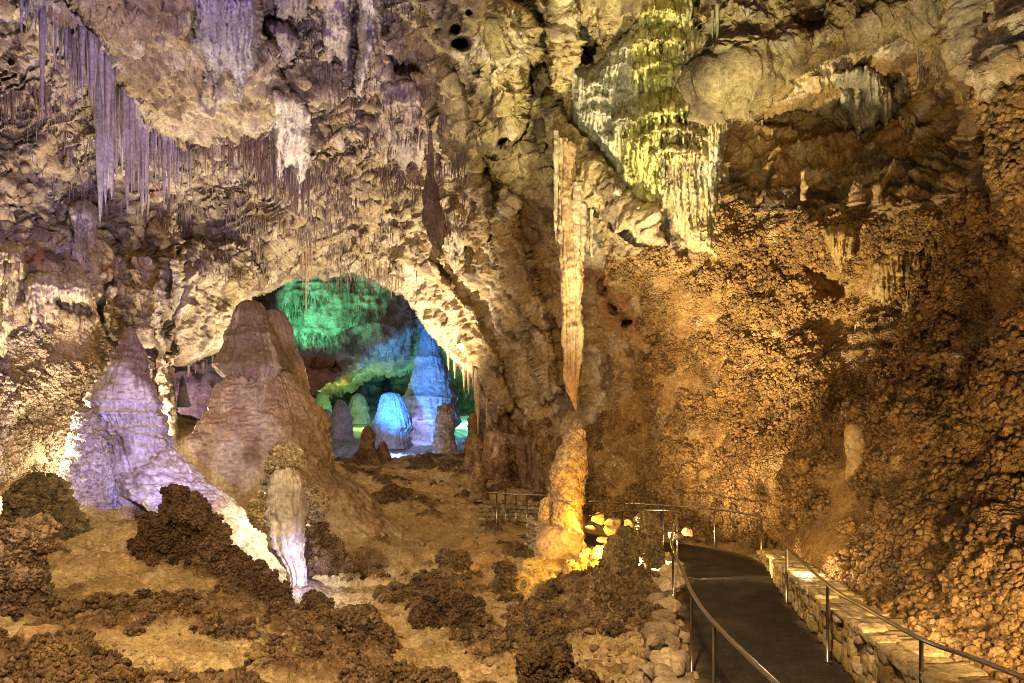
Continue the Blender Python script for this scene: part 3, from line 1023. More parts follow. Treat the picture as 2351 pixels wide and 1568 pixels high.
    if crust:
        rg = np.random.default_rng(seed + 900)
        w = (np.repeat(rad, na) * (np.linalg.norm(P - C[:, None], axis=-1).ravel() > 0.02))
        front = (nrm[..., 1].ravel() < 0.35)
        i = pick(w * front, crust, rg)
        cc, kr, tn = clusters(P.reshape(-1, 3)[i].astype(float) - nrm.reshape(-1, 3)[i] * 0.02, nrm.reshape(-1, 3)[i].astype(float), cr[0], cr[1], 14, rg)
        tn = np.array(ctint if ctint else tint) * tn ** 1.4
        k_ = knob_mesh('popcorn_crust', cc - org, kr, tn, M_CORAL, parent=parent if parent is not None else o)
        k_['kind'] = 'stuff'
    return o


CAL = (0.50, 0.45, 0.40)        # pale calcite
LIL = (0.47, 0.44, 0.50)        # cool grey calcite
TAN = (0.44, 0.35, 0.22)
BRN = (0.30, 0.20, 0.11)
DRK = (0.15, 0.085, 0.04)

# --- left stalagmite with the long apron
r = empty('tall_stalagmite', at1(320, 1120, 19.5))
tag(r, 'pointed grey stalagmite with ribbed ledges and a long flowstone apron, left of the giant cone', 'stalagmite')
formation('spire', [(748,297,302),(757,290,307),(775,281,314),(800,270,324),(830,254,334),(860,236,341),(900,222,350),(930,220,356),(975,232,360),(1005,240,366),(1040,246,380),(1075,252,396),(1120,255,422),(1180,262,450)],
          19.6, M_SMOOTH, (0.42,0.38,0.37), parent=r, lump=0.15, ls=0.9, terr=0.03, ts=0.2, flute=0.06, lips=((928,30,12,0.16),(952,7,26,0.24),(985,9,12,0.16),(1003,8,20,0.20),(1026,10,8,0.10)), seed=3, tint2=(0.15,0.10,0.075), tint3=(0.5,0.46,0.48), micro=0.08)
formation('flowstone_apron', [(1015,255,392,0.4),(1050,255,415,0.2),(1085,262,452,-0.1),(1120,285,486,-0.5),(1160,330,535,-1.0),(1200,385,578,-1.6),(1240,440,612,-2.2),(1280,490,650,-2.8),(1320,540,700,-3.4),(1360,580,775,-4.0),(1420,610,800,-4.3)],
          19.6, M_SMOOTH, (0.50,0.46,0.47), parent=r, lump=0.16, ls=1.0, seed=4, pop=0.05, ps=(0.3,0.1), tint2=(0.36,0.29,0.26), tint3=(0.56,0.53,0.54), deep=0.8, micro=0.07, flute=0.06)

# --- giant stalagmite
r = empty('giant_stalagmite', at1(640, 1290, 24))
tag(r, 'giant brown cone shaped stalagmite with a draped cap, tallest on the cave floor', 'stalagmite')
formation('cap', [(692,571,580),(700,556,594),(715,546,606),(740,538,613),(770,530,622),(800,526,634),(830,521,640),(856,520,640),(872,531,630),(885,545,620)],
          24, M_FLOW, (0.34,0.255,0.16), parent=r, lump=0.12, ls=1.1, flute=0.14, fn=2.2, lips=((852,40,20,0.42),(778,20,10,0.10)), seed=6, tint2=(0.20,0.14,0.08), tint3=(0.44,0.36,0.24), micro=0.06)
formation('body', [(800,556,632),(840,545,655),(875,524,684),(900,502,702),(930,490,714),(960,474,730),(990,452,742),(1010,430,748),(1040,415,760),(1070,405,778),(1100,402,802),(1130,402,832),(1160,404,862),(1200,410,905),(1240,420,950),(1285,430,1005),(1330,440,1030)],
          24, M_SMOOTH, (0.33,0.235,0.145), parent=r, lump=0.34, ls=1.6, seed=7, flute=0.12, fn=0.9, terr=0.03, ts=0.5, lips=((1060,50,8,0.16),(1092,40,8,0.2),(1128,40,8,0.14),(1160,30,8,0.16),(985,60,10,0.2)), tint2=(0.25,0.17,0.10), tint3=(0.42,0.35,0.25), deep=0.62, fine=0.05, lipmask=True, micro=0.09)
formation('peak', [(712,624,634),(718,616,646),(730,612,656),(755,612,668),(785,620,676),(820,634,690),(860,640,706),(900,640,712)],
          25.2, M_FLOW, (0.24,0.17,0.13), parent=r, lump=0.12, ls=0.8, flute=0.1, seed=8, tint2=(0.34,0.25,0.18))

# --- stub on the left
formation('stubby_stalagmite', [(934,190,200),(942,178,212),(960,170,222),(985,164,230),(1020,160,238),(1050,157,248),(1080,150,254),(1120,140,258),(1180,130,262)],
          18.4, M_CORAL, (0.42,0.37,0.34), 'short knobbly stalagmite leaning on the left foot of the ribbed one', 'stalagmite', lump=0.12, ls=0.6, pop=0.10, ps=(0.25,0.09), terr=0.04, seed=9, tint2=(0.33,0.27,0.2))
# --- white column on the lower left slope
r = empty('white_column', at1(660, 1335, 15.2))
tag(r, 'white lit stalagmite column crowned with cave popcorn at the foot of the apron', 'stalagmite')
formation('column_shaft', [(1072,648,662),(1080,642,672),(1095,636,684),(1112,630,690),(1135,624,692),(1160,620,694),(1195,618,696),(1230,620,696),(1262,630,697),(1290,646,698),(1315,660,699),(1345,664,697)],
          15.3, M_FLOW, (0.66,0.63,0.60), parent=r, lump=0.13, ls=0.5, flute=0.14, fn=1.3, terr=0.05, ts=0.3, seed=10, tint2=(0.5,0.46,0.42), tint3=(0.36,0.32,0.3), lips=((1180,30,10,0.06),))
formation('popcorn_crown', [(1018,640,652),(1026,630,668),(1040,622,690),(1058,620,692),(1072,624,688),(1082,634,668),(1095,640,660)],
          15.5, M_CORAL, (0.58,0.50,0.36), parent=r, crust=200, cr=(0.03,0.10), lump=0.12, ls=0.35, pop=0.16, ps=(0.16,0.06), seed=11, tint2=(0.40,0.30,0.18))
formation('popcorn_spray', [(1060,618,640),(1075,612,648),(1095,610,646),(1120,612,640),(1135,616,634)],
          15.7, M_CORAL, (0.56,0.48,0.34), parent=r, crust=90, cr=(0.03,0.10), lump=0.1, ls=0.35, pop=0.14, ps=(0.16,0.06), seed=12)
# --- lit stalagmite by the path
r = empty('lit_stalagmite', at1(1300, 1230, 18.6))
tag(r, 'amber lit stalagmite with three bulbs beside the handrail', 'stalagmite')
formation('shaft', [(964,1320,1326),(972,1312,1332),(985,1304,1340),(1000,1297,1344),(1020,1290,1345),(1045,1280,1344),(1070,1272,1345),(1100,1266,1345),(1130,1266,1342),(1160,1266,1338),(1200,1264,1338),(1235,1258,1342)],
          18.9, M_CORAL, (0.48,0.34,0.20), parent=r, lump=0.12, ls=0.7, pop=0.07, ps=(0.2,0.06), terr=0.06, ts=0.35, seed=13, tint2=(0.42,0.29,0.16), lips=((1155,25,6,0.10),(1085,20,5,0.08)))
formation('bulb', [(1141,1250,1262),(1148,1243,1267),(1165,1238,1270),(1190,1234,1274),(1215,1232,1278),(1245,1230,1282)],
          18.2, M_CORAL, (0.52,0.38,0.20), parent=r, lump=0.05, ls=0.5, pop=0.04, ps=(0.15,0.05), seed=14)
formation('bulb', [(1148,1280,1294),(1154,1272,1306),(1168,1268,1316),(1188,1266,1322),(1208,1266,1330),(1240,1262,1338)],
          17.9, M_CORAL, (0.52,0.38,0.20), parent=r, lump=0.05, ls=0.5, pop=0.04, ps=(0.15,0.05), seed=15)
formation('foot', [(1214,1258,1326),(1222,1246,1334),(1232,1240,1338),(1245,1236,1340),(1275,1230,1345),(1310,1224,1350)],
          17.6, M_SMOOTH, (0.50,0.36,0.22), parent=r, lump=0.2, ls=0.7, seed=16, tint2=(0.40,0.28,0.16), deep=0.7)
# --- dark stalagmites in front of it
DARKS = [
 ([(1208,1432,1444),(1216,1426,1452),(1235,1422,1459),(1270,1420,1464),(1320,1416,1466),(1370,1405,1470),(1420,1395,1474)], 13.6, 'tall dark stalagmite standing behind the rubble wall, one of a close pair'),
 ([(1228,1404,1416),(1240,1394,1426),(1265,1384,1434),(1300,1374,1440),(1345,1366,1440),(1400,1360,1442)], 13.3, 'broad dark stalagmite joined to the left side of a taller dark one'),
 ([(1326,1365,1378),(1334,1358,1390),(1355,1354,1398),(1390,1350,1404),(1430,1346,1410),(1470,1338,1414),(1510,1330,1420)], 11.6, 'rounded brown stalagmite post in front of the dark pair'),
 ([(1410,1398,1408),(1418,1390,1416),(1440,1385,1422),(1475,1380,1428),(1520,1374,1434)], 10.9, 'low stump between the brown stalagmite post and the rubble wall'),
 ([(1176,1480,1496),(1190,1470,1508),(1220,1464,1518),(1255,1462,1522),(1300,1458,1528)], 14.6, 'bushy brown coral mound against the rubble wall below the rail'),
]
for k, (rows, d, lb) in enumerate(DARKS):
    formation('dark_stalagmite' if k != 4 else 'coral_mound', rows, d, M_CORAL, (0.27,0.19,0.09), lb, 'stalagmite' if k != 4 else 'coral mound',
              lump=0.08, ls=0.5, pop=0.06 if k != 4 else 0.16, ps=(0.16,0.05), flute=0.08, seed=20 + k, crust=150 if k in (1, 4) else 70, cr=(0.03, 0.09), tint2=(0.17,0.12,0.06), deep=0.8)
# --- small stalagmite on the right-hand slope
r = formation('rounded_stalagmite', [(962,1963,1977),(969,1953,1985),(985,1945,1992),(1005,1943,1995),(1035,1946,1995),(1065,1947,1997),(1095,1943,2001),(1120,1940,2006),(1160,1938,2010)],
              hit(1970, 1112).y - 0.05, M_SMOOTH, (0.50,0.37,0.17), 'blunt smooth stalagmite standing on the popcorn slope above the stone wall', 'stalagmite', lump=0.05, ls=0.5, seed=30, tint2=(0.50,0.42,0.28))
# --- stalagmites of the far hall
BLUE = [
 ('blue_column', [(700,975,990),(745,970,998),(790,962,1008),(824,958,1014),(832,956,1018),(850,950,1030),(880,945,1036),(915,938,1040),(945,932,1048),(970,930,1048),(1000,938,1040),(1020,930,1050)], 53, 'tallest blue lit column in the far hall, its top hidden behind the arch', 'column', ((828,12,8,0.35),(918,14,14,0.5),(968,12,12,0.4)), LIL),
 ('domed_stalagmite', [(903,888,902),(910,878,916),(925,870,930),(950,864,938),(980,858,943),(1000,850,944),(1030,840,950)], 48, 'broad blue domed stalagmite left of the blue column', 'stalagmite', ((984,20,8,0.3),), LIL),
 ('dark_dome', [(896,738,746),(903,731,752),(920,724,758),(940,720,762),(965,716,766)], 58, 'dark blue green dome beside the giant cone, rearmost of the blue trio', 'stalagmite', (), (0.3,0.33,0.33)),
 ('domed_stalagmite', [(940,738,748),(948,731,755),(965,727,760),(990,722,764),(1020,716,770)], 50, 'small round blue stalagmite touching the edge of the giant cone', 'stalagmite', ((960,10,5,0.15),), LIL),
 ('pointed_stalagmite', [(918,778,784),(926,770,792),(950,765,800),(980,760,807),(1010,756,812),(1030,750,818)], 49, 'pointed blue stalagmite between the small round one and the green pool of light', 'stalagmite', ((965,14,6,0.2),), LIL),
 ('domed_stalagmite', [(903,817,828),(910,811,833),(925,807,837),(940,804,840),(955,796,848),(975,790,852)], 62, 'pale green topped stalagmite at the back of the far hall', 'stalagmite', ((938,14,6,0.25),), CAL),
 ('knobbly_stalagmite', [(929,1018,1030),(937,1010,1036),(955,1006,1040),(985,1002,1043),(1015,998,1046),(1045,994,1050)], 44, 'knobbly blue white stalagmite right of the blue column', 'stalagmite', (), CAL),
]
for k, (nm, rows, d, lb, cat, lips, tint) in enumerate(BLUE):
    formation(nm, rows, d, M_FLOW, tint, lb, cat, lump=0.22, ls=1.6, terr=0.10, ts=0.5, flute=0.12, fn=2.0, lips=lips, seed=40 + k, fine=0.05, pop=0.14 if k == 6 else 0, ps=(0.5, 0.2))
BROWNS = [
 ([(977,842,848),(984,836,855),(1000,831,859),(1025,826,862),(1045,815,872),(1070,795,890)], 39, 'brown pointed stalagmite on the ridge before the blue floor'),
 ([(1014,876,882),(1022,871,888),(1038,868,892),(1060,864,896)], 39.5, 'smaller twin tipped brown stalagmite right of the pointed one on the ridge'),
 ([(948,1082,1090),(956,1078,1096),(985,1074,1102),(1020,1070,1108),(1060,1064,1114),(1090,1056,1122)], 33, 'knobbly brown stalagmite under the hanging tips of the arch'),
 ([(1000,1120,1128),(1015,1112,1136),(1050,1106,1140),(1100,1100,1146)], 32, 'squat brown stalagmite at the start of the distant stone parapet'),
 ([(1062,1096,1104),(1075,1088,1112),(1110,1082,1118),(1150,1078,1124)], 28, 'dark popcorn covered stump left of the distant stone parapet'),
 ([(1020,1152,1160),(1035,1146,1166),(1070,1142,1170),(1120,1138,1174)], 31.5, 'slim brown stalagmite against the rosy lit alcove'),
]
for k, (rows, d, lb) in enumerate(BROWNS):
    formation('brown_stalagmite', rows, d, M_CORAL, (0.34,0.22,0.12), lb, 'stalagmite', lump=0.12, ls=0.6, pop=0.12, ps=(0.35, 0.12), terr=0.08, seed=60 + k, tint2=(0.22,0.13,0.07))
formation('pale_spire', [(862,418,421),(875,414,425),(895,411,429),(915,408,433),(935,404,438)], 37, M_SMOOTH, LIL, 'pale blue spire in the dark side recess', 'stalagmite', lump=0.08, seed=70)

# --- upright popcorn masses of the foreground
MASS = [
 ([(1093,70,110),(1100,55,128),(1115,40,138),(1140,25,146),(1170,10,160),(1200,0,168),(1240,-10,170),(1270,-20,160)], 15.2, 'large dark coral mass standing before the left wall, with a greenish side', (0.20,0.15,0.08)),
 ([(1195,10,80),(1205,0,98),(1225,-10,104),(1255,-15,104),(1275,-18,96),(1300,-20,98),(1340,-30,95),(1390,-40,90),(1450,-60,84),(1500,-80,80)], 11.0, 'column like coral mass with a draped grey rim, below the large dark one', (0.30,0.21,0.14)),
 ([(1440,60,110),(1446,50,130),(1460,46,146),(1480,44,150),(1510,46,150)], 9.6, 'smooth brown boulder by the coral mass at the left edge', (0.36,0.23,0.10)),
 ([(1505,85,120),(1512,78,132),(1535,74,138),(1568,70,145),(1600,66,150)], 8.6, 'small ribbed coral knob in front of the brown boulder', (0.28,0.18,0.08)),
 ([(1118,392,412),(1126,382,432),(1145,374,450),(1180,366,470),(1230,356,488),(1290,340,500),(1340,330,510)], 14.8, 'tallest dark coral bush on the edge of the flowstone apron', (0.15,0.09,0.045)),
 ([(1148,442,458),(1156,434,470),(1175,430,492),(1205,430,515),(1245,436,535),(1290,450,560),(1350,460,590)], 14.3, 'dark coral bush with white frosted sprays beside the apron', (0.19,0.12,0.07)),
 ([(1187,346,362),(1194,334,376),(1215,326,384),(1245,322,388),(1280,318,394)], 14.2, 'round dark coral bush at the near end of the sandy shelf', (0.13,0.075,0.035)),
 ([(1285,566,584),(1293,556,600),(1310,548,618),(1335,548,630),(1365,560,645),(1395,570,655)], 13.7, 'dark coral mass along the lower edge of the apron', (0.17,0.10,0.06)),
 ([(1115,716,728),(1122,708,738),(1140,702,742),(1165,700,740),(1195,698,735)], 16.4, 'yellowish coral spray right of the white column', (0.46,0.37,0.22)),
 ([(1138,590,604),(1146,580,616),(1165,574,622),(1190,576,622),(1215,582,620)], 16.3, 'bright yellow coral spray left of the white column', (0.56,0.46,0.28)),
 ([(1365,718,742),(1372,712,752),(1390,710,756),(1412,712,754)], 13.4, 'round coral lump on the white lit patch', (0.20,0.14,0.10)),
 ([(1215,700,730),(1225,690,750),(1250,690,775),(1280,700,800),(1310,705,830)], 16.2, 'brown coral slope at the right foot of the white column', (0.20,0.13,0.07)),
 ([(1398,812,840),(1406,802,860),(1430,796,880),(1460,792,884),(1500,788,886),(1530,784,884)], 11.2, 'pitted brown coral stump in the lower middle of the floor', (0.22,0.14,0.08)),
 ([(1352,995,1020),(1360,980,1035),(1380,965,1048),(1410,950,1056),(1445,940,1060)], 12.6, 'wide dark coral mound on the centre of the floor', (0.15,0.09,0.045)),
 ([(1368,1060,1080),(1376,1050,1090),(1400,1040,1095),(1440,1034,1098)], 12.2, 'smaller dark coral mound right of the wide one', (0.14,0.085,0.04)),
 ([(1296,1138,1158),(1304,1134,1166),(1325,1136,1168),(1350,1136,1172),(1372,1130,1176)], 14.8, 'small ragged coral stump on the sandy slope below the lit stalagmite', (0.24,0.16,0.09)),
 ([(1268,1030,1050),(1275,1020,1062),(1295,1014,1072),(1320,1010,1080)], 17.6, 'brown coral hump in the middle of the valley floor', (0.20,0.13,0.07)),
 ([(1214,1090,1096),(1217,1086,1100),(1226,1084,1104),(1234,1082,1106)], 20.5, 'small white frosted lump on the valley floor', (0.62,0.58,0.52)),
 ([(1490,1230,1260),(1500,1215,1280),(1530,1200,1300),(1568,1190,1310),(1600,1186,1314)], 9.3, 'dark coral bush at the bottom edge near the rubble', (0.15,0.09,0.04)),
 ([(1478,640,665),(1486,628,680),(1505,620,690),(1530,614,694)], 9.9, 'low brown coral lump near the bottom edge of the floor', (0.24,0.16,0.08)),
]
for k, (rows, d, lb, tint) in enumerate(MASS):
    nm = 'brown_boulder' if k == 2 else 'coral_mass'
    formation(nm, rows, d, M_SMOOTH if k == 2 else M_CORAL, tint, lb, 'boulder' if k == 2 else 'cave coral', lump=0.06 if k == 2 else 0.34, ls=0.42,
              pop=0 if k == 2 else 0.14, ps=(0.26, 0.08), seed=80 + k, crust=0 if k in (2, 17) else int(1.8 * min(260, 40 + 0.9 * abs(rows[-1][0] - rows[0][0]) * (rows[-1][2] - rows[-1][1]) ** 0.5 * 0.12 + 60)), deep=0.8, tint2=tuple(c * 0.7 for c in tint), step=2.0)

# --- long hanging column in the middle
r = empty('hanging_column', at1(1310, 330, 19))
tag(r, 'long tapering stalactite reaching down above the lit stalagmite', 'stalactite')
formation('tapered_tip', [(330,1286,1312),(400,1284,1318),(480,1283,1326),(540,1282,1330),(600,1284,1332),(660,1290,1334),(720,1294,1334),(780,1296,1332),(830,1298,1330),(870,1300,1328),(900,1306,1326),(925,1315,1325),(944,1321,1324)],
          18.9, M_FLOW, (0.48,0.34,0.19), parent=r, lump=0.10, ls=1.1, flute=0.2, fn=0.9, seed=110, tint2=(0.42,0.27,0.14), tint3=(0.34,0.23,0.13))
for k, (xa, xb, ya, yb) in enumerate(((1268,1284,300,560),(1280,1300,320,640),(1296,1316,330,620),(1312,1334,420,680),(1330,1346,470,600),(1352,1362,480,590))):
    formation('pipe', [(ya,xa,xb),(ya * 0.75 + yb * 0.25,xa + 1,xb - 1),((ya + yb) / 2,xa + 2,xb - 1),(ya * 0.2 + yb * 0.8,xa + 3,xb - 4),(yb,(xa + xb) / 2,(xa + xb) / 2 + 2)],
              18.75 + 0.1 * (k % 3), M_FLOW, (0.50,0.42,0.30), parent=r, lump=0.05, ls=0.6, flute=0.07, seed=120 + k, tint2=(0.40,0.32,0.22))

# --- dark fluted pendant beside the flue over the arch
formation('dark_pendant', [(300,986,990),(360,983,993),(420,978,998),(460,972,1008),(500,974,1016),(530,984,1018),(555,996,1016),(575,1004,1010)], 23.6, M_FLOW, (0.17,0.13,0.12),
          'dark fluted pendant hanging over the right shoulder of the arch', 'stalactite', lump=0.12, ls=0.6, flute=0.2, seed=140, tint2=(0.30,0.24,0.2))
# ================================================================= flowstone cascades (relief patches of real thickness laid on the wall)
def patch(name, outline, bbox, tiers, mat, tint, label, cat, front=0.35, rnd=25, ribp=9.0, rib=0.12, relief=1.0, seed=1, tint2=None, tint3=None, scal=0, scal_amp=0.25, step=2.2, group=None, bump=0.08, dfun=None):
    xs = np.arange(bbox[0], bbox[2], step)
    ys = np.arange(bbox[1], bbox[3], step)
    py, px = np.meshgrid(ys, xs, indexing='ij')
    px = px.astype(np.float32)
    py = py.astype(np.float32)
    d = depth(px, py) if dfun is None else dfun(px, py)
    # ease the wall's own steps so the calcite hangs as one sheet
    for _ in range(30):
        d[1:-1, 1:-1] = (d[1:-1, 1:-1] * 2 + d[:-2, 1:-1] + d[2:, 1:-1] + d[1:-1, :-2] + d[1:-1, 2:]) / 6
    z = np.zeros_like(px)
    jx = (fbm(np.stack([px / 30, py / 60, z], -1), 3, seed + 1) - 0.5) * 14
    x = px + jx
    s = poly_sd(px, py, outline) + (fbm(np.stack([px / 9, py / 30, z], -1), 3, seed + 2) - 0.5) * 16
    q = np.clip(s / rnd, 0, 1)
    off = front * np.sqrt(np.clip(1 - (1 - q) ** 2, 0, 1))
    R = ridged(np.stack([x / ribp, py / 140, z + seed], -1), 2, seed + 3)
    R2 = ridged(np.stack([x / (ribp * 0.45), py / 70, z + seed], -1), 1, seed + 4)
    T = [tuple(t) for t in tiers]
    rg = np.random.default_rng(seed)
    for _ in range(scal):
        cx, cy = rg.uniform(bbox[0], bbox[2]), rg.uniform(bbox[1], bbox[3])
        w = rg.uniform(18, 60)
        T.append((cx - w, cx + w, cy - w * 0.7, cy, w * 0.35, scal_amp * rg.uniform(0.5, 1.1), w * rg.uniform(0.5, 1.3)))
    add = np.zeros_like(px)
    for k, (x0, x1, yt, yl, sag, amp, ln) in enumerate(T):
        u = (px - x0) / (x1 - x0)
        m = (u > 0) & (u < 1)
        if not m.any():
            continue
        e = np.clip(1 - (2 * u - 1) ** 2, 0, 1)
        arc = sag * (2 * u - 1) ** 2
        jy = (n1(x / 14, seed + 50 + k) - 0.5) * 10
        a, l = yt + arc * 1.2, yl + arc + jy
        rise = np.clip((py - a) / np.maximum(l - a, 4), 0, 1)
        ye = l + ln * (0.25 + 0.9 * n1(x / (ribp * 0.9), seed + 90 + k)) * e ** 0.4
        fall = np.clip(1 - (py - l) / np.maximum(ye - l, 2), 0, 1) ** 0.55 * (0.25 + 0.75 * R)
        v = relief * amp * e ** 0.35 * np.where(py < l, np.sin(rise * math.pi / 2) ** 1.3 * (0.75 + 0.25 * R), fall)
        v = np.where(py < a, 0, v)
        add = np.where(m, np.maximum(add, v), add)
    tex = rib * (R - 0.5) + rib * 0.5 * (R2 - 0.5)
    dz = np.where(s > -8, off + (add + tex) * q, 0)
    dd = d - dz + np.where(s < 0, 1.6 * np.clip(-s / 10, 0, 1), 0)
    V = at(px, py, dd).astype(np.float32)
    n = grid_normals(V)
    V = V + n * ((fbm(V * 3.0, 3, seed + 9) - 0.5) * bump * 2 + (fbm(V * 10, 2, seed + 10) - 0.5) * bump)[..., None]
    base = np.zeros(px.shape + (3,), np.float32) + np.array(tint, np.float32)
    if tint2 is not None:
        base = lerp3(base, tint2, sstep(fbm(V * np.array([0.7, 0.7, 0.35]) + seed, 3, seed + 11), 0.42, 0.62))
    if tint3 is not None:
        base = lerp3(base, tint3[0], soft(px, py, tint3[1], 22, jx * 3))
    base = base * (0.72 + 0.4 * R)[..., None]
    keep = ~((s[:-1, :-1] < -12) & (s[1:, 1:] < -12))
    o = grid_obj(name, V, mat, {'tint': base}, keep=keep)
    tag(o, label, cat, group)
    return o


YEL = (0.52, 0.51, 0.21)
patch('flowstone_cascade', [(1310,160),(1345,153),(1385,136),(1395,106),(1430,74),(1462,32),(1480,-20),(1592,-20),(1604,60),(1620,130),(1632,200),(1690,240),(1665,330),(1645,440),(1648,590),(1600,585),(1570,570),(1530,480),(1500,505),(1462,482),(1440,445),(1405,450),(1408,385),(1370,335),(1310,292)],
      (1285, -20, 1715, 640),
      [(1420,1590,-20,28,26,0.5,50),(1400,1480,60,112,20,0.4,60),(1440,1580,40,92,26,0.55,90),(1370,1460,100,150,20,0.35,60),(1450,1560,100,150,24,0.5,110),(1530,1625,60,130,20,0.45,80),(1480,1600,120,178,20,0.55,70),
       (1405,1700,188,262,40,1.0,190),(1440,1640,262,300,30,0.9,200),(1480,1620,300,345,24,0.8,190),(1545,1600,325,352,10,0.75,110),(1310,1420,160,200,12,0.3,60),(1310,1420,230,262,14,0.3,60),(1340,1430,300,330,14,0.35,60),(1405,1470,250,275,12,1.0,190),(1560,1650,200,240,16,0.9,100)],
      M_FLOW, (0.50,0.50,0.42), 'big tiered pale and yellow green flowstone cascade under the roof', 'flowstone', front=0.7, rnd=40, ribp=9.5, rib=0.26, relief=1.7, seed=201, tint2=(0.46,0.40,0.24),
      tint3=(YEL, [(1470,-20),(1580,-20),(1570,90),(1540,180),(1590,250),(1520,330),(1500,500),(1440,450),(1420,320),(1470,230),(1440,120)]), scal=46, scal_amp=0.3)
patch('flowstone_fringe', [(1688,205),(1740,205),(1762,212),(1745,250),(1730,282),(1712,276),(1695,240)], (1670,190,1780,310), [(1685,1765,195,222,4,0.35,70)], M_FLOW, (0.58,0.52,0.36),
      'short pale drapery under the overhanging block', 'drapery', front=0.5, rnd=12, ribp=7, rib=0.14, seed=210)
patch('wall_drapery', [(1885,525),(1930,515),(1975,530),(1960,585),(1930,625),(1905,590)], (1865,500,1995,645), [(1880,1980,520,548,6,0.3,90)], M_FLOW, (0.46,0.34,0.14),
      'fluted orange drapery on the popcorn wall above the shallow hollow', 'drapery', front=0.3, rnd=14, ribp=7, rib=0.16, seed=211)
patch('wall_drapery', [(2000,600),(2060,570),(2130,590),(2140,640),(2110,690),(2080,760),(2065,760),(2050,690),(2010,720),(1995,660)], (1975,550,2160,780),
      [(1995,2145,570,630,20,0.45,70),(2000,2060,620,650,6,0.4,80),(2050,2100,620,650,4,0.4,120)], M_FLOW, (0.46,0.34,0.15), 'ledge of ribbed orange flowstone with a thin column under it, right wall', 'drapery', front=0.35, rnd=16, ribp=7, rib=0.14, seed=212, scal=10)
patch('wall_drapery', [(1590,440),(1640,420),(1665,520),(1650,640),(1610,700),(1590,600)], (1570,410,1690,720), [], M_FLOW, (0.48,0.38,0.15), 'vertical ribbed yellow flow under the big cascade', 'drapery', front=0.25, rnd=22, ribp=8, rib=0.2, seed=213)
patch('hanging_drapery', [(812,-20),(872,-20),(874,60),(860,125),(840,190),(827,228),(819,205),(826,120),(816,60)], (795,-20,900,250), [(812,876,-20,20,4,0.4,60)], M_FLOW, (0.50,0.46,0.50), 'long pale fin of drapery left of the bulge with potholes', 'drapery', front=1.3, rnd=18, ribp=10, rib=0.25, seed=232)
patch('hanging_drapery', [(628,-20),(712,-20),(708,30),(690,48),(668,38),(650,52),(632,40)], (610,-20,730,80), [(626,714,-20,10,6,0.4,50)], M_FLOW, (0.30,0.25,0.30), 'dark purple row of short draperies at the top edge, right of the fan', 'drapery', front=1.0, rnd=14, ribp=8, rib=0.3, seed=233)
patch('hanging_drapery', [(735,-20),(800,-20),(812,60),(806,130),(790,170),(770,120),(752,150),(742,80)], (720,-20,830,190), [(732,812,0,60,8,0.4,90)], M_FLOW, (0.42,0.36,0.38), 'mauve drapery between the fan and the long pale fin', 'drapery', front=1.0, rnd=16, ribp=8, rib=0.3, seed=234)
patch('hanging_drapery', [(862,195),(930,182),(975,200),(980,300),(965,400),(945,360),(930,430),(905,350),(885,390),(870,300)], (845,170,1000,450), [(860,985,190,240,8,0.5,130)], M_FLOW, (0.40,0.33,0.31), 'reddish grey organ pipe drapery below the dark ledge at the top centre', 'drapery', front=0.7, rnd=16, ribp=8, rib=0.3, seed=235)
patch('wall_drapery', [(150,470),(200,450),(235,500),(225,560),(190,610),(165,560)], (130,430,260,640), [(150,236,460,500,8,0.4,90)], M_FLOW, (0.46,0.40,0.40), 'small grey drapery between the slanting curtain and the left wall', 'drapery', front=0.6, rnd=14, ribp=8, rib=0.26, seed=236)
patch('wall_drapery', [(-30,540),(60,560),(60,610),(40,690),(20,800),(10,825),(-30,800)], (-40,520,90,840), [(-40,70,540,600,10,0.5,190)], M_FLOW, (0.54,0.46,0.28), 'yellowish hanging drapery at the far left edge', 'drapery', front=0.5, rnd=20, ribp=9, rib=0.2, seed=214)
patch('wall_drapery', [(55,640),(110,610),(205,625),(212,700),(195,760),(180,730),(150,720),(120,690),(95,700),(85,770),(70,760),(60,700)], (40,590,230,790), [(55,140,620,655,8,0.5,90),(130,212,620,660,8,0.6,120)], M_FLOW, (0.56,0.49,0.40),
      'row of pale fluted draperies above the dark ledge on the left wall', 'drapery', front=0.6, rnd=16, ribp=9, rib=0.2, seed=215, tint2=(0.46,0.38,0.3))
patch('wall_drapery', [(100,530),(150,540),(215,560),(215,620),(160,640),(110,620)], (80,510,240,660), [(100,215,530,575,10,0.4,60)], M_FLOW, (0.44,0.38,0.40), 'grey lilac flowstone shoulder above the pale draperies', 'drapery', front=0.4, rnd=20, ribp=10, rib=0.12, seed=216)
patch('hanging_drapery', [(440,-20),(590,-20),(606,40),(602,80),(590,140),(560,190),(548,235),(538,180),(515,140),(500,215),(492,225),(488,160),(480,150),(472,215),(466,120),(450,110),(448,60)], (420,-20,630,260),
      [(430,610,-20,50,6,0.4,60)], M_FLOW, (0.44,0.42,0.50), 'purple grey fan of fluted drapery hanging from the upper left ceiling', 'drapery', front=1.6, rnd=30, ribp=11, rib=0.3, seed=217, tint2=(0.38,0.33,0.42))
patch('hanging_drapery', [(60,-20),(140,-5),(195,55),(255,125),(312,225),(338,300),(330,400),(318,330),(300,310),(290,350),(280,400),(268,330),(258,430),(246,440),(236,500),(228,420),(220,300),(212,250),(205,210),(196,190),(186,210),(176,150),(166,170),(154,110),(142,130),(132,90),(122,140),(110,70),(100,110),(90,50),(70,70)], (40,-20,360,520),
      [], M_FLOW, (0.40,0.36,0.43), 'lilac curtain of fused stalactites along the slanting ceiling edge', 'drapery', front=0.7, rnd=12, ribp=5.5, rib=0.34, seed=231, tint2=(0.28,0.21,0.24), bump=0.03)  # curtain colour also holds the violet of the light
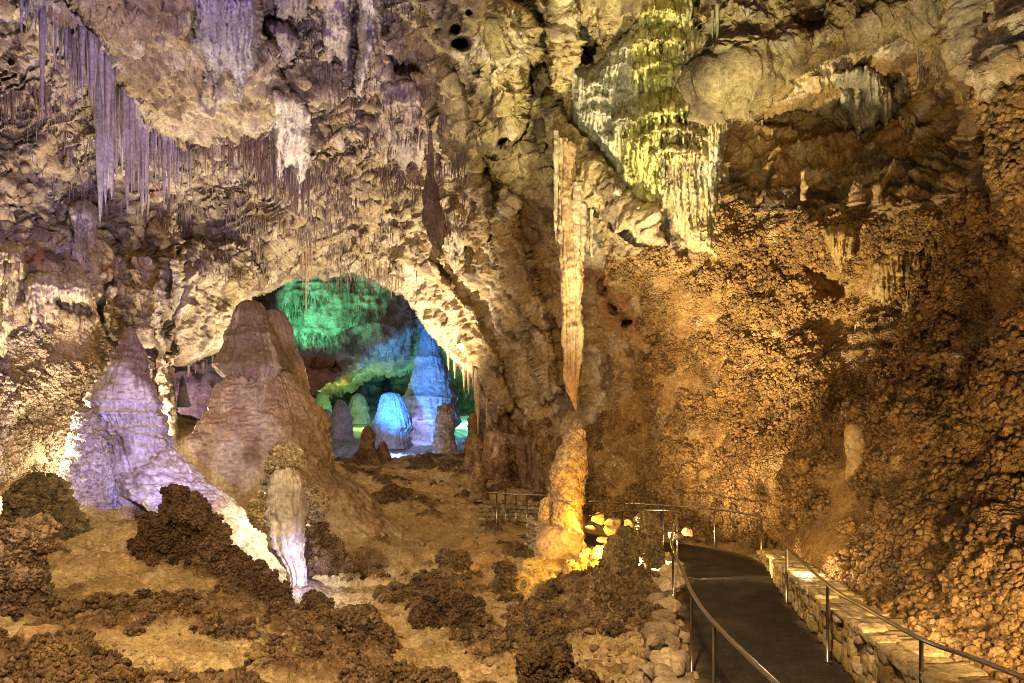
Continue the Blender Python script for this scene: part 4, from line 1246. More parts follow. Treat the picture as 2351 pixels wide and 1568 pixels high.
patch('hanging_drapery', [(612,52),(640,44),(668,62),(690,90),(680,130),(650,160),(625,150),(612,110)], (595,30,710,180), [(608,692,44,80,10,0.5,70)], M_FLOW, (0.36,0.30,0.36), 'dark purple bell shaped flowstone beside the fan of drapery', 'drapery', front=0.9, rnd=24, ribp=8, rib=0.16, seed=218)
patch('hanging_drapery', [(632,212),(660,205),(682,215),(712,260),(715,330),(708,370),(690,440),(682,440),(672,380),(658,385),(650,370),(645,410),(632,400),(626,290)], (610,190,735,460),
      [(625,690,205,250,6,0.5,150),(650,716,280,320,6,0.5,120)], M_FLOW, (0.56,0.52,0.52), 'pale ragged drapery above the left side of the arch', 'drapery', front=0.9, rnd=16, ribp=11, rib=0.26, seed=219)
patch('hanging_drapery', [(1010,470),(1030,460),(1050,520),(1068,560),(1060,600),(1045,630),(1020,590),(1008,540)], (990,440,1090,650), [(1005,1070,480,530,6,0.4,110)], M_FLOW, (0.46,0.38,0.28), 'brown fluted drapery under the dark flue right of the arch top', 'drapery', front=0.6, rnd=14, ribp=8, rib=0.2, seed=220)
patch('hanging_drapery', [(1180,1000),(1130,985),(1120,930),(1160,940),(1200,1000),(1290,1000),(1290,1130),(1260,1150),(1190,1130)], (1100,910,1310,1170), [(1110,1300,920,960,10,0.5,190)], M_FLOW, (0.28,0.18,0.10), 'dark brown curtain of pipes behind the distant handrail', 'drapery', front=0.8, rnd=18, ribp=10, rib=0.45, seed=221)
patch('alcove_drapery', [(1915,165),(1990,150),(2040,180),(2060,240),(2035,300),(2020,260),(2005,290),(1985,300),(1968,330),(1958,290),(1945,270),(1925,230)], (1895,140,2080,350), [(1910,2060,150,200,10,0.6,110)], M_FLOW, (0.40,0.38,0.30), 'grey green drapery on the back wall of the high alcove', 'drapery', front=0.9, rnd=22, ribp=10, rib=0.26, seed=222)
patch('alcove_drapery', [(2060,250),(2090,240),(2110,290),(2100,360),(2090,370),(2075,320)], (2045,230,2125,385), [(2060,2110,245,270,4,0.4,80)], M_FLOW, (0.42,0.32,0.16), 'narrow tan drapery at the right side of the high alcove', 'drapery', front=0.5, rnd=14, ribp=8, rib=0.2, seed=223)
patch('rosy_flowstone', [(1118,985),(1150,975),(1172,990),(1175,1060),(1165,1105),(1130,1110),(1112,1080),(1110,1020)], (1095,960,1190,1125), [(1110,1178,975,1010,6,0.4,40),(1112,1176,1020,1050,6,0.4,40)], M_FLOW, (0.56,0.38,0.30), 'rosy lit flowstone ledge in the alcove behind the distant handrail', 'flowstone', front=0.6, rnd=16, ribp=7, rib=0.12, seed=224, dfun=lambda x, y: x * 0 + 32.5)

# ================================================================= stalactites
def taper_mesh(name, mat, tint, seed, na=9, nr=14, bend=0.1, bump=0.18):
    rg = np.random.default_rng(seed)
    t = np.linspace(0, 1, nr)
    prof = (1 - t) ** 0.62 * (1 + bump * (vn(np.stack([t * 9, t * 0 + seed, t * 0], -1), seed) - 0.5) * 2)
    prof[0] *= 1.25
    a = np.linspace(0, 2 * math.pi, na, endpoint=False)
    V = np.empty((nr, na, 3))
    ov = 1 + 0.25 * (vn(np.stack([np.cos(a)[None] + t[:, None] * 4, np.sin(a)[None] + t[:, None] * 0, t[:, None] * 3 + 0 * a[None]], -1) * 1.7, seed + 5) - 0.5) * 2
    V[..., 0] = prof[:, None] * np.cos(a) * ov + (bend * t ** 2 * rg.uniform(-1, 1) * 2)[:, None]
    V[..., 1] = prof[:, None] * np.sin(a) * ov
    V[..., 2] = -t[:, None]
    o = grid_obj(name, V, mat, {'tint': np.zeros((nr, na, 3), np.float32) + np.array(tint, np.float32)}, wrap=True)
    return o


_first = {}
NST = [0]


def stalactites(spots, key, tint, mat, label, group, cat='stalactite', name='stalactite'):
    """spots: (photo x, photo y of the root, length in photo units, width in photo units)"""
    for k, (px, py, ln, w) in enumerate(spots):
        p = hit(px, py)
        d = p.y
        v = (key, k % 4)
        if v not in _first:
            o = taper_mesh(name, mat, tint, 300 + 7 * len(_first))
            _first[v] = o
        else:
            o = _first[v].copy()
            COL.objects.link(o)
        o.location = (p.x, d - 0.03, p.z + 0.12)
        r = w / 2 / F * d
        o.scale = (r, r, ln / F * d + 0.12)
        o.rotation_euler = (0, 0, random.uniform(0, 6.28))
        tag(o, label if isinstance(label, str) else label[k], cat, group)
        NST[0] += 1


def along(line, n, l0, l1, w0, w1, jit=6, seed=0, shape=None):
    rg = random.Random(seed)
    out = []
    L = [math.dist(a, b) for a, b in zip(line[:-1], line[1:])]
    for k in range(n):
        t = (k + rg.uniform(0.1, 0.9)) / n
        s = t * sum(L)
        for (a, b), l in zip(zip(line[:-1], line[1:]), L):
            if s <= l or (a, b) == (line[-2], line[-1]):
                u = s / l
                break
            s -= l
        ln = rg.uniform(l0, l1) * (shape(t) if shape else 1)
        out.append((a[0] + (b[0] - a[0]) * u, a[1] + (b[1] - a[1]) * u + rg.uniform(-jit, jit), ln, rg.uniform(w0, w1) * (0.7 + 0.5 * ln / l1)))
    return out


LB = (0.40, 0.36, 0.42)  # lilac cast of the violet light put into the stalactite colour
DB = (0.24, 0.17, 0.15)
stalactites([(58,0,130,9),(66,0,95,7),(80,-5,75,7),(90,-5,80,8),(112,-10,310,15),(98,-5,110,9),(74,-5,60,6)], 'lead', LB, M_STRAW, ['first slim lilac stalactite from the upper left corner', 'second slim lilac stalactite from the upper left corner', 'short lilac stalactite third from the upper left corner', 'short lilac stalactite just left of the thick one in the corner', 'longest thick lilac stalactite of the upper left corner', 'slim stalactite touching the thick one in the upper left corner', 'shortest lilac stalactite of the upper left corner'], 'stalactites in the upper left corner')
stalactites(along([(130,20),(185,60),(240,120),(300,215)], 42, 60, 230, 5, 15, 8, 2, lambda t: 0.7 + 0.6 * t), 'edge', LB, M_STRAW, 'thin lilac stalactite along the slanting edge of the upper left ceiling', 'curtain of stalactites on the slanting ceiling edge')
stalactites([(224,140,395,34),(240,165,310,26),(254,190,270,24),(268,215,200,18),(212,150,210,20)], 'big', (0.46,0.44,0.48), M_STRAW, ['longest thick grey stalactite at the lower end of the slanting curtain', 'second longest thick stalactite right beside the longest one of the curtain', 'third thick stalactite of the slanting curtain', 'rightmost short thick stalactite of the slanting curtain', 'thick stalactite just left of the longest one of the curtain'], 'thick stalactites of the slanting curtain')  # grey tinted slightly lilac to carry the violet light
stalactites(along([(305,235),(330,292),(390,318),(440,338)], 34, 50, 190, 4.5, 12, 6, 3, lambda t: 1.2 - 0.6 * t), 'mid', (0.36,0.31,0.38), M_STRAW, 'lilac brown stalactite on the rim right of the slanting curtain', 'stalactites on the rim beside the slanting curtain')  # violet light mixed into this brown base colour
stalactites(along([(505,300),(560,312),(625,322)], 26, 30, 110, 3.5, 6, 4, 4), 'brown', DB, M_STRAW, 'thin brown stalactite on the ledge left of the pale ragged drapery', 'brown stalactites beside the pale drapery')
stalactites(along([(600,372),(650,390),(715,410)], 26, 40, 110, 3.5, 7, 6, 5), 'brown', DB, M_STRAW, 'thin brown stalactite under the pale ragged drapery', 'brown stalactites under the pale drapery')
stalactites(along([(-5,225),(50,215),(120,200)], 24, 40, 110, 3.5, 6, 5, 6), 'left', DB, M_STRAW, 'dark thin stalactite on the low ledge at the left edge of the ceiling', 'dark stalactites at the left edge')
stalactites([(695,575,90,6),(701,572,150,8),(708,570,110,6),(714,568,80,5),(690,585,60,5)], 'arch', (0.40,0.30,0.20), M_STRAW, 'long brown stalactite hanging across the top of the arch', 'stalactites across the arch top')
stalactites(along([(830,590),(880,600),(935,632)], 22, 20, 60, 3, 5, 8, 8), 'arch', (0.4,0.30,0.18), M_STRAW, 'short brown stalactite on the right shoulder of the arch', 'short stalactites on the arch shoulder')
stalactites([(1040,800,45,10),(1052,815,50,10),(1066,840,60,13),(1075,850,55,11),(1088,862,95,16),(1097,880,120,12),(1108,905,90,10),(1092,840,50,8)], 'lip', (0.48,0.38,0.24), M_STRAW, ['highest tan stalactite on the right rim of the arch', 'second highest tan stalactite on the right rim of the arch', 'third highest thick stalactite on the right rim of the arch', 'short stalactite in the middle of the right rim of the arch', 'thickest long stalactite on the right rim of the arch', 'longest thin stalactite on the right rim of the arch', 'lowest stalactite on the right rim of the arch', 'slim stalactite behind the thickest one on the arch rim'], 'stalactites on the right rim of the arch')
stalactites([(1964,255,130,15),(1972,250,100,12),(1958,270,70,9),(1990,275,80,16),(2022,270,60,17),(2004,215,60,9)], 'alc', (0.46,0.38,0.24), M_STRAW, ['longest pale stalactite in the high alcove', 'thin pale stalactite beside the longest one in the high alcove', 'short pale stalactite left of the longest one in the high alcove', 'thick pale stalactite in the middle of the high alcove', 'rightmost pale stalactite of the high alcove drapery', 'short slim stalactite high between the two thick ones in the alcove'], 'stalactites in the high alcove')
stalactites([(1738,318,60,7),(1742,300,95,5),(2086,300,80,12),(2076,290,60,8),(1668,262,40,6),(2278,400,80,12),(1975,770,40,8)], 'tan', (0.46,0.35,0.18), M_STRAW, ['upper of two slender stalactites left in the alcove', 'longer slender bent stalactite left in the alcove', 'thick tan stalactite under the narrow drapery of the alcove', 'small tan stalactite left of the narrow drapery of the alcove', 'tan stalactite between the cascade and the alcove', 'tan stalactite hanging beside the popcorn column at the right edge', 'small tan stalactite on the popcorn wall above the blunt stalagmite'], 'lone stalactites on the right wall')
stalactites([(1475,-5,60,5),(1640,40,70,7),(1650,30,150,9),(1606,60,90,9),(1614,70,120,7),(1622,100,90,6)], 'tan2', (0.50,0.47,0.28), M_STRAW, ['lone pale stalactite before the top of the cascade', 'short yellow stalactite on the left edge of the overhanging block', 'longest pale stalactite on the left edge of the overhanging block', 'upper yellow stalactite at the right side of the cascade', 'slim long yellow stalactite at the right side of the cascade', 'lower yellow stalactite at the right side of the cascade'], 'stalactites beside the cascade')
stalactites(along([(95,690),(150,700),(205,705)], 12, 40, 90, 6, 11, 4, 12), 'lw', (0.55,0.47,0.36), M_STRAW, 'pale stalactite hanging from the drapery row on the left wall', 'stalactites under the left drapery row')
stalactites([(312,420,90,12),(340,440,70,8),(330,390,60,9),(188,560,60,9),(176,545,90,8),(200,552,70,9)], 'lw2', (0.48,0.44,0.46), M_STRAW, 'grey stalactite on the wall above the ribbed stalagmite', 'stalactites above the ribbed stalagmite')
stalactites(along([(430,845),(480,820),(530,795)], 8, 10, 26, 4, 7, 3, 14), 'lobe', (0.42,0.36,0.28), M_STRAW, 'stubby stalactite under the lobe left of the giant cone', 'stalactites under the left lobe')
# stalagmites on the alcove shelf
SHELF = [([(388,1842,1846),(396,1839,1849),(425,1839,1850),(460,1837,1852)], 'thin pale stalagmite standing alone on the alcove shelf'),
         ([(414,1960,1966),(422,1955,1972),(440,1952,1977),(470,1949,1981)], 'widest pale stalagmite on the alcove shelf'),
         ([(418,2012,2016),(428,2008,2022),(445,2007,2024),(470,2004,2028)], 'small pointed stalagmite right of the widest one on the alcove shelf')]
for k, (rows, lb) in enumerate(SHELF):
    p = hit((rows[-1][1] + rows[-1][2]) / 2, rows[-1][0] - 4)
    formation('stalagmite', rows, p.y - 0.25, M_FLOW, (0.38,0.28,0.15), lb, 'stalagmite', lump=0.10, ls=0.3, flute=0.06, seed=330 + k)

# --- thousands of straws nobody could count
def straws(name, zones, label, tint, n, lmin, lmax, seed, hitf=hit, thick=(1.3, 2.6), thr=0.5, cell=60):
    rg = np.random.default_rng(seed)
    Vs, Fs, nv = [], [], 0
    pts = []
    for poly in zones:
        P = np.array(poly)
        x0, y0 = P.min(0)
        x1, y1 = P.max(0)
        m = int(n / len(zones) * 3)
        qx, qy = rg.uniform(x0, x1, m).astype(np.float32), rg.uniform(y0, y1, m).astype(np.float32)
        ok = (poly_sd(qx, qy, poly) > 0) & (fbm(np.stack([qx / cell, qy / cell * 2.0, qx * 0 + seed], -1), 3, seed) > thr)
        pts += list(zip(qx[ok], qy[ok]))
    rg.shuffle(pts)
    k = 4
    a = np.linspace(0, 2 * math.pi, k, endpoint=False)
    for (px, py) in pts[:n]:
        p = hitf(px, py)
        ln = (lmin + (lmax - lmin) * rg.random() ** 2.2) / F * p.y
        r = rg.uniform(*thick) / 2 / F * p.y
        top = np.stack([p.x + r * np.cos(a), p.y - 0.08 + r * np.sin(a), np.full(k, p.z + 0.1)], -1)
        midp = np.stack([p.x + r * 0.8 * np.cos(a), p.y - 0.08 + r * 0.8 * np.sin(a), np.full(k, p.z - ln * 0.6)], -1)
        Vs += [top, midp, np.array([[p.x, p.y - 0.08, p.z - ln]])]
        for i in range(k):
            j = (i + 1) % k
            Fs.append((nv + i, nv + k + i, nv + k + j, nv + k + j))
            Fs.append((nv + i, nv + k + j, nv + j, nv + j))
            Fs.append((nv + k + i, nv + 2 * k, nv + k + j, nv + k + j))
        nv += 2 * k + 1
    V = np.concatenate(Vs)
    fl = np.array(Fs)[:, :3]
    tt = np.repeat(rg.uniform(0.55, 1.35, nv // (2 * k + 1)), 2 * k + 1)[:, None] * np.array(tint)
    o = raw_mesh(name, V, fl, 3, M_STRAW, {'tint': tt})
    tag(o, label, None, kind='stuff')


straws('soda_straws', [STRAWZONE, [(330,420),(960,340),(960,640),(560,640),(420,620)], [(650,300),(985,200),(985,480),(700,480)]], 'thin soda straw stalactites crowding the middle of the ceiling', (0.24,0.18,0.16), 4200, 8, 42, 401, thr=0.56)
straws('soda_straws', [[(60,170),(300,230),(330,340),(300,560),(60,400)], [(640,0),(960,0),(980,260),(700,260)], [(1000,200),(1080,300),(1060,560),(1000,420)]], 'thin soda straws scattered over the upper left ceiling', (0.27,0.22,0.22), 1500, 8, 40, 402, thr=0.52)
straws('soda_straws', [[(130,20),(185,60),(240,120),(300,215),(335,300),(300,300),(240,200),(150,90)]], 'dense curtain of fine straws on the slanting ceiling edge', (0.32,0.27,0.33), 420, 30, 150, 403, thr=0.2, thick=(1.6, 3.2))
straws('soda_straws', [[(310,285),(440,330),(640,318),(720,400),(700,430),(600,380),(470,345),(320,300)]], 'fine straws along the rim of the ceiling slab', (0.25,0.19,0.2), 420, 20, 90, 404, thr=0.25, thick=(1.5, 3))
straws('soda_straws', [[(590,690),(780,640),(940,690),(960,820),(800,800),(640,800)]], 'green lit straws on the ceiling of the far hall', (0.22,0.22,0.16), 900, 6, 22, 405, hitf=far_hit, thr=0.48, thick=(1, 1.8))
straws('soda_straws', [[(1920,150),(2060,160),(2080,250),(1940,260)], [(2100,110),(2190,120),(2180,200),(2110,190)]], 'fine straws on the roof of the high alcove', (0.28,0.26,0.2), 260, 10, 50, 406, thr=0.4, thick=(1.5, 3))
# ================================================================= path, handrails, stone walls
M_ASPH = rock_mat('asphalt', grain=2.0, bump=0.9, rough=0.88, spec=0.15, speck=0.5, white=0.16, dist=0.012)
M_STEEL = plain_mat('brushed_steel', (0.46, 0.41, 0.36), rough=0.30, metal=1.0, scale=60, var=0.15, bump=0.04, dist=0.001)
M_MORTAR = rock_mat('wall_mortar', base=(0.30, 0.22, 0.13), bump=0.9, speck=0.4, grain=2.0)


def catmull(pts, n=8):
    P = [Vector(p) for p in pts]
    P = [P[0] * 2 - P[1]] + P + [P[-1] * 2 - P[-2]]
    out = []
    for i in range(1, len(P) - 2):
        for k in range(n):
            t = k / n
            a, b, c, d = P[i - 1], P[i], P[i + 1], P[i + 2]
            out.append(0.5 * ((2 * b) + (c - a) * t + (2 * a - 5 * b + 4 * c - d) * t * t + (3 * b - a - 3 * c + d) * t ** 3))
    out.append(P[-2])
    return out


def tube(name, pts, r, mat, parent=None, na=12):
    P = np.array([tuple(p) for p in pts])
    T = np.gradient(P, axis=0)
    T /= np.linalg.norm(T, axis=1, keepdims=True) + 1e-9
    up = np.array([0, 0, 1.0]) if abs(T[:, 2]).mean() < 0.8 else np.array([0, 1.0, 0])
    S = np.cross(T, up)
    S /= np.linalg.norm(S, axis=1, keepdims=True) + 1e-9
    U = np.cross(S, T)
    a = np.linspace(0, 2 * math.pi, na, endpoint=False)
    V = P[:, None] + r * (S[:, None] * np.cos(a)[None, :, None] + U[:, None] * np.sin(a)[None, :, None])
    q = grid_faces(len(P), na, wrap=True, flip=True)
    j = np.arange(na)
    fl = np.concatenate([q.ravel(), j, (len(P) - 1) * na + j[::-1]])
    return raw_mesh(name, V, fl, np.concatenate([np.full(len(q), 4), [na, na]]), mat, None, parent)


def rail_pt(px, py, h=1.07):
    d = F * (CZ - h) / (py - HY)
    return at1(px, py, d)


def handrail(name, pix, posts, label, r=0.024):
    P = [rail_pt(*p) for p in pix]
    root = empty(name, (P[0].x, P[0].y, 0))
    tag(root, label, 'handrail')
    loc = Vector(root.location)
    line = [p - loc for p in catmull(P, 8)]
    tube('top_rail', line, r, M_STEEL, root)
    for (px, py) in posts:
        p = rail_pt(px, py) - loc
        b = p.copy()
        b.z = -0.12
        tube('post', [p + Vector((0, 0, -0.004)), (p + b) / 2, b], r * 0.86, M_STEEL, root)
        f = Vector((p.x, p.y, 0.0))
        tube('base_plate', [f + Vector((0, 0, -0.03)), f + Vector((0, 0, 0.01)), f + Vector((0, 0, 0.024))], r * 2.4, M_STEEL, root, 16)
    return root


handrail('handrail', [(2700,1705),(2500,1620),(2351,1556),(2230,1509),(2115,1467),(1990,1397),(1900,1342),(1806,1253),(1775,1213),(1748,1189),(1735,1184),(1640,1169),(1520,1159.5),(1430,1155),(1350,1151.5)],
         [(2115,1467),(1900,1342),(1806,1253),(1748,1189),(1640,1169),(1517,1159.3),(2440,1594)], 'long steel handrail curving down the outer side of the path beside the low stone wall')
handrail('handrail', [(2050,1800),(1900,1665),(1790,1576),(1640,1430),(1590,1362),(1562,1300),(1546,1262),(1541,1238),(1547,1212),(1553,1188),(1556,1180)],
         [(1545,1255),(1554.5,1184),(1588,1358),(1640,1430)], 'steel handrail on the inner side of the path above the rubble wall')
handrail('handrail', [(1560,1176),(1530,1172),(1480,1171),(1430,1173),(1395,1177),(1355,1184)], [(1426,1173),(1428.5,1173.2),(1520,1172),(1523,1172)], 'thin steel handrail between the lit rocks and the bend of the path')
handrail('handrail', [(1256,1138),(1210,1135),(1170,1134),(1115,1131)], [(1240,1137),(1210,1135.4),(1185,1134.6),(1160,1133.8),(1140,1132.6),(1118,1131.2)], 'distant steel handrail above the far stone parapet', r=0.03)
handrail('handrail', [(1113,1134),(1125,1128),(1155,1122),(1165,1111),(1200,1109)], [(1118,1131),(1160,1117)], 'distant stepped handrail climbing away behind the parapet', r=0.03)


def build_path():
    c = [Vector((x, y, 0)) for x, y in PATHC]
    L = catmull(c, 40)
    P = np.array([tuple(p) for p in L])
    T = np.gradient(P, axis=0)
    T /= np.linalg.norm(T, axis=1, keepdims=True)
    S = np.stack([T[:, 1], -T[:, 0], T[:, 0] * 0], -1)
    w = np.linspace(-1.12, 1.12, 60)
    V = P[:, None] + S[:, None] * w[None, :, None]
    V[..., 2] = 0.012 - 0.02 * (w[None] / 1.1) ** 2 + (fbm(V * 1.2, 3, 501) - 0.5) * 0.03
    t = np.zeros(V.shape, np.float32) + np.array((0.040, 0.034, 0.031), np.float32)
    t = lerp3(t, (0.075, 0.062, 0.05), sstep(fbm(V * 0.9, 4, 503), 0.48, 0.62) * 0.6)
    edge = sstep(np.abs(np.broadcast_to(w, V.shape[:2])) + 0.35 * (fbm(V * 2.5, 3, 504) - 0.5), 0.80, 1.08)
    t = lerp3(t, (0.26, 0.19, 0.11), edge * 0.75)
    o = grid_obj('path', V, M_ASPH, {'tint': t})
    tag(o, 'dark asphalt walking path curving round to the left', None, kind='structure')


build_path()


def rock_verts(seed, sub=4, cuts=12, flat=1.0, rough=0.12):
    import bmesh
    bm = bmesh.new()
    bmesh.ops.create_icosphere(bm, subdivisions=sub, radius=1)
    V = np.array([v.co[:] for v in bm.verts])
    Fc = np.array([[v.index for v in f.verts] for f in bm.faces])
    bm.free()
    rg = np.random.default_rng(seed)
    for _ in range(cuts):
        n = rg.normal(size=3)
        n /= np.linalg.norm(n)
        h = rg.uniform(0.45, 0.78)
        s = V @ n
        V = V - np.where(s > h, s - h, 0)[:, None] * n
    V = V * (1 + rough * ((fbm(V * 2.2 + seed, 3, seed) - 0.5) * 2 + 0.5 * (fbm(V * 7 + seed, 2, seed + 1) - 0.5)))[:, None]
    V[:, 2] *= flat
    return V, Fc


ROCKV = [rock_verts(600 + k) for k in range(10)]


def rocks_mesh(name, spots, mat, parent=None, tints=((0.42, 0.33, 0.21), (0.34, 0.26, 0.17), (0.50, 0.42, 0.30)), loc=(0, 0, 0)):
    """spots: (x, y, z, sx, sy, sz, rotation)"""
    Vs, Fs, Ts, nv = [], [], [], 0
    for k, (x, y, z, sx, sy, sz, rz) in enumerate(spots):
        V, Fc = ROCKV[random.randrange(len(ROCKV))]
        W = V * np.array([sx, sy, sz])
        c, s = math.cos(rz), math.sin(rz)
        W = np.stack([W[:, 0] * c - W[:, 1] * s + x, W[:, 0] * s + W[:, 1] * c + y, W[:, 2] + z], -1) - np.array(loc)
        Vs.append(W)
        Fs.append(Fc + nv)
        Ts.append(np.tile(np.array(tints[random.randrange(len(tints))]) * random.uniform(0.8, 1.2), (len(W), 1)))
        nv += len(W)
    return raw_mesh(name, np.concatenate(Vs), np.concatenate(Fs), 3, mat, {'tint': np.concatenate(Ts)}, parent)


def offset_line(line, o):
    P = np.array([(p[0], p[1], 0.0) for p in line])
    T = np.gradient(P, axis=0)
    T /= np.linalg.norm(T, axis=1, keepdims=True) + 1e-9
    return P + np.stack([T[:, 1], -T[:, 0], T[:, 0] * 0], -1) * o, T


def block_stone(rg, sx, sy, sz, n=5, jit=0.14):
    """worn squared stone: a rounded box with uneven faces"""
    import bmesh
    bm = bmesh.new()
    bmesh.ops.create_cube(bm, size=2)
    bmesh.ops.subdivide_edges(bm, edges=bm.edges[:], cuts=n, use_grid_fill=True)
    V = np.array([v.co[:] for v in bm.verts])
    Fc = [[v.index for v in f.verts] for f in bm.faces]
    bm.free()
    r = np.linalg.norm(V, axis=1, keepdims=True)
    m = np.max(np.abs(V), axis=1, keepdims=True)
    V = V * (0.86 + 0.14 * m / r * 1.2)
    sd = int(rg.integers(1e6))
    V = V * (1 + jit * ((fbm(V * 0.9 + sd % 997, 2, sd % 91) - 0.5) * 2 + (fbm(V * 3.5 + sd % 997, 2, sd % 91) - 0.5)))[:, None]
    sk = rg.uniform(-0.25, 0.25, 3)
    V[:, 0] += sk[0] * V[:, 2] * 0.6
    V[:, 2] += sk[1] * V[:, 0] * 0.4
    return V * np.array([sx, sy, sz]), np.array(Fc)


def build_low_wall():
    """dry-laid low wall on the outer side of the path, flat coping stones on top"""
    px = [(1752,1268,17.2),(1775,1276,15.6),(1800,1300,13.7),(1850,1338,11.6),(1900,1382,10.2),(1970,1432,8.75),(2060,1500,7.55),(2150,1560,6.75),(2300,1660,5.7),(2450,1760,5.0)]
    W = [at1(*p) for p in px]
    L = catmull(W, 10)
    P = np.array([tuple(p) for p in L])
    s = np.concatenate([[0], np.cumsum(np.linalg.norm(np.diff(P[:, :2], axis=0), axis=1))])
    root = empty('low_stone_wall', (P[0][0], P[0][1], 0))
    tag(root, 'low wall of mortared yellow stone with jutting flat coping, outer side of the path', 'stone wall')
    loc = np.array(root.location)
    T = np.gradient(P, axis=0)
    T[:, 2] = 0
    T /= np.linalg.norm(T, axis=1, keepdims=True)
    S = np.stack([T[:, 1], -T[:, 0], 0 * T[:, 0]], -1)      # towards the path when walking to the camera
    if S[10] @ np.array([-1, 0, 0]) < 0:
        S = -S
    rg = np.random.default_rng(77)

    def pt(t, o, z):
        i = min(int(np.searchsorted(s, t)), len(s) - 1)
        return P[i] * np.array([1, 1, 0]) + S[i] * o + np.array([0, 0, z]), P[i][2], math.atan2(T[i][1], T[i][0])
    # mortar core
    prof = [(0.03, -0.3), (0.03, 1.0), (-0.42, 1.0), (-0.42, -0.8)]
    V = np.empty((len(P), 4, 3))
    for i in range(len(P)):
        for k, (o, f) in enumerate(prof):
            zt = P[i][2] - 0.05
            V[i, k] = P[i] * np.array([1, 1, 0]) + S[i] * o + np.array([0, 0, zt if f == 1.0 else f])
    V[0, :, 2] = np.where(np.array([f for _, f in prof]) == 1.0, V[0, :, 2], V[0, :, 2])
    a = grid_faces(len(P), 4, wrap=True)
    core = raw_mesh('mortar_core', V - loc, np.concatenate([a.ravel(), [0, 1, 2, 3], [(len(P) - 1) * 4 + k for k in (3, 2, 1, 0)]]), np.concatenate([np.full(len(a), 4), [4, 4]]), M_MORTAR, None, root)
    Vs, Fs, Ts, nv = [], [], [], 0

    def put(V, Fc, pos, rz, tint):
        nonlocal nv
        c, sn = math.cos(rz), math.sin(rz)
        W = np.stack([V[:, 0] * c - V[:, 1] * sn, V[:, 0] * sn + V[:, 1] * c, V[:, 2]], -1) + pos - loc
        Vs.append(W)
        Fs.append(Fc + nv)
        Ts.append(np.tile(np.array(tint) * rg.uniform(0.75, 1.25), (len(W), 1)))
        nv += len(W)
    cols = [(0.52, 0.40, 0.19), (0.58, 0.47, 0.26), (0.44, 0.31, 0.13), (0.55, 0.46, 0.30)]
    # face stones in uneven courses
    t = 0.05
    while t < s[-1] - 0.1:
        w = rg.uniform(0.09, 0.26)
        _, zt, rz = pt(t + w / 2, 0, 0)
        z = 0.02
        while z < zt - 0.06:
            hh = min(rg.uniform(0.10, 0.30), zt - 0.05 - z + 0.06)
            if rg.random() < 0.86:
                ww = w * rg.uniform(0.75, 1.05)
                pos, _, rz = pt(t + w / 2 + rg.uniform(-0.03, 0.03), 0.045 + rg.uniform(-0.02, 0.02), z + hh / 2)
                V_, F_ = block_stone(rg, ww / 2 * 0.93, 0.07, hh / 2 * 0.92, n=3, jit=0.22)
                put(V_, F_, pos, rz + rg.uniform(-0.12, 0.12), cols[rg.integers(4)])
            z += hh
        t += w
    face = raw_mesh('face_stones', np.concatenate(Vs), np.concatenate(Fs), 4, M_STONE, {'tint': np.concatenate(Ts)}, root)
    Vs, Fs, Ts, nv = [], [], [], 0
    t = 0.0
    while t < s[-1] - 0.1:
        w = rg.uniform(0.20, 0.42)
        for o_, ln in ((-0.02, rg.uniform(0.13, 0.17)), (-0.30, rg.uniform(0.16, 0.22))):
            pos, zt, rz = pt(t + w / 2, o_ + rg.uniform(-0.03, 0.03), 0)
            V_, F_ = block_stone(rg, w / 2 * 1.0, ln, rg.uniform(0.03, 0.06), n=4, jit=0.2)
            V_[:, 2] += V_[:, 0] * rg.uniform(-0.12, 0.12) + V_[:, 1] * rg.uniform(-0.1, 0.1)
            put(V_, F_, pos + np.array([0, 0, zt + rg.uniform(-0.02, 0.03)]), rz + rg.uniform(-0.25, 0.25), (0.60, 0.49, 0.27))
        t += w * 0.93
    raw_mesh('coping_stones', np.concatenate(Vs), np.concatenate(Fs), 4, M_STONE, {'tint': np.concatenate(Ts)}, root)


build_low_wall()


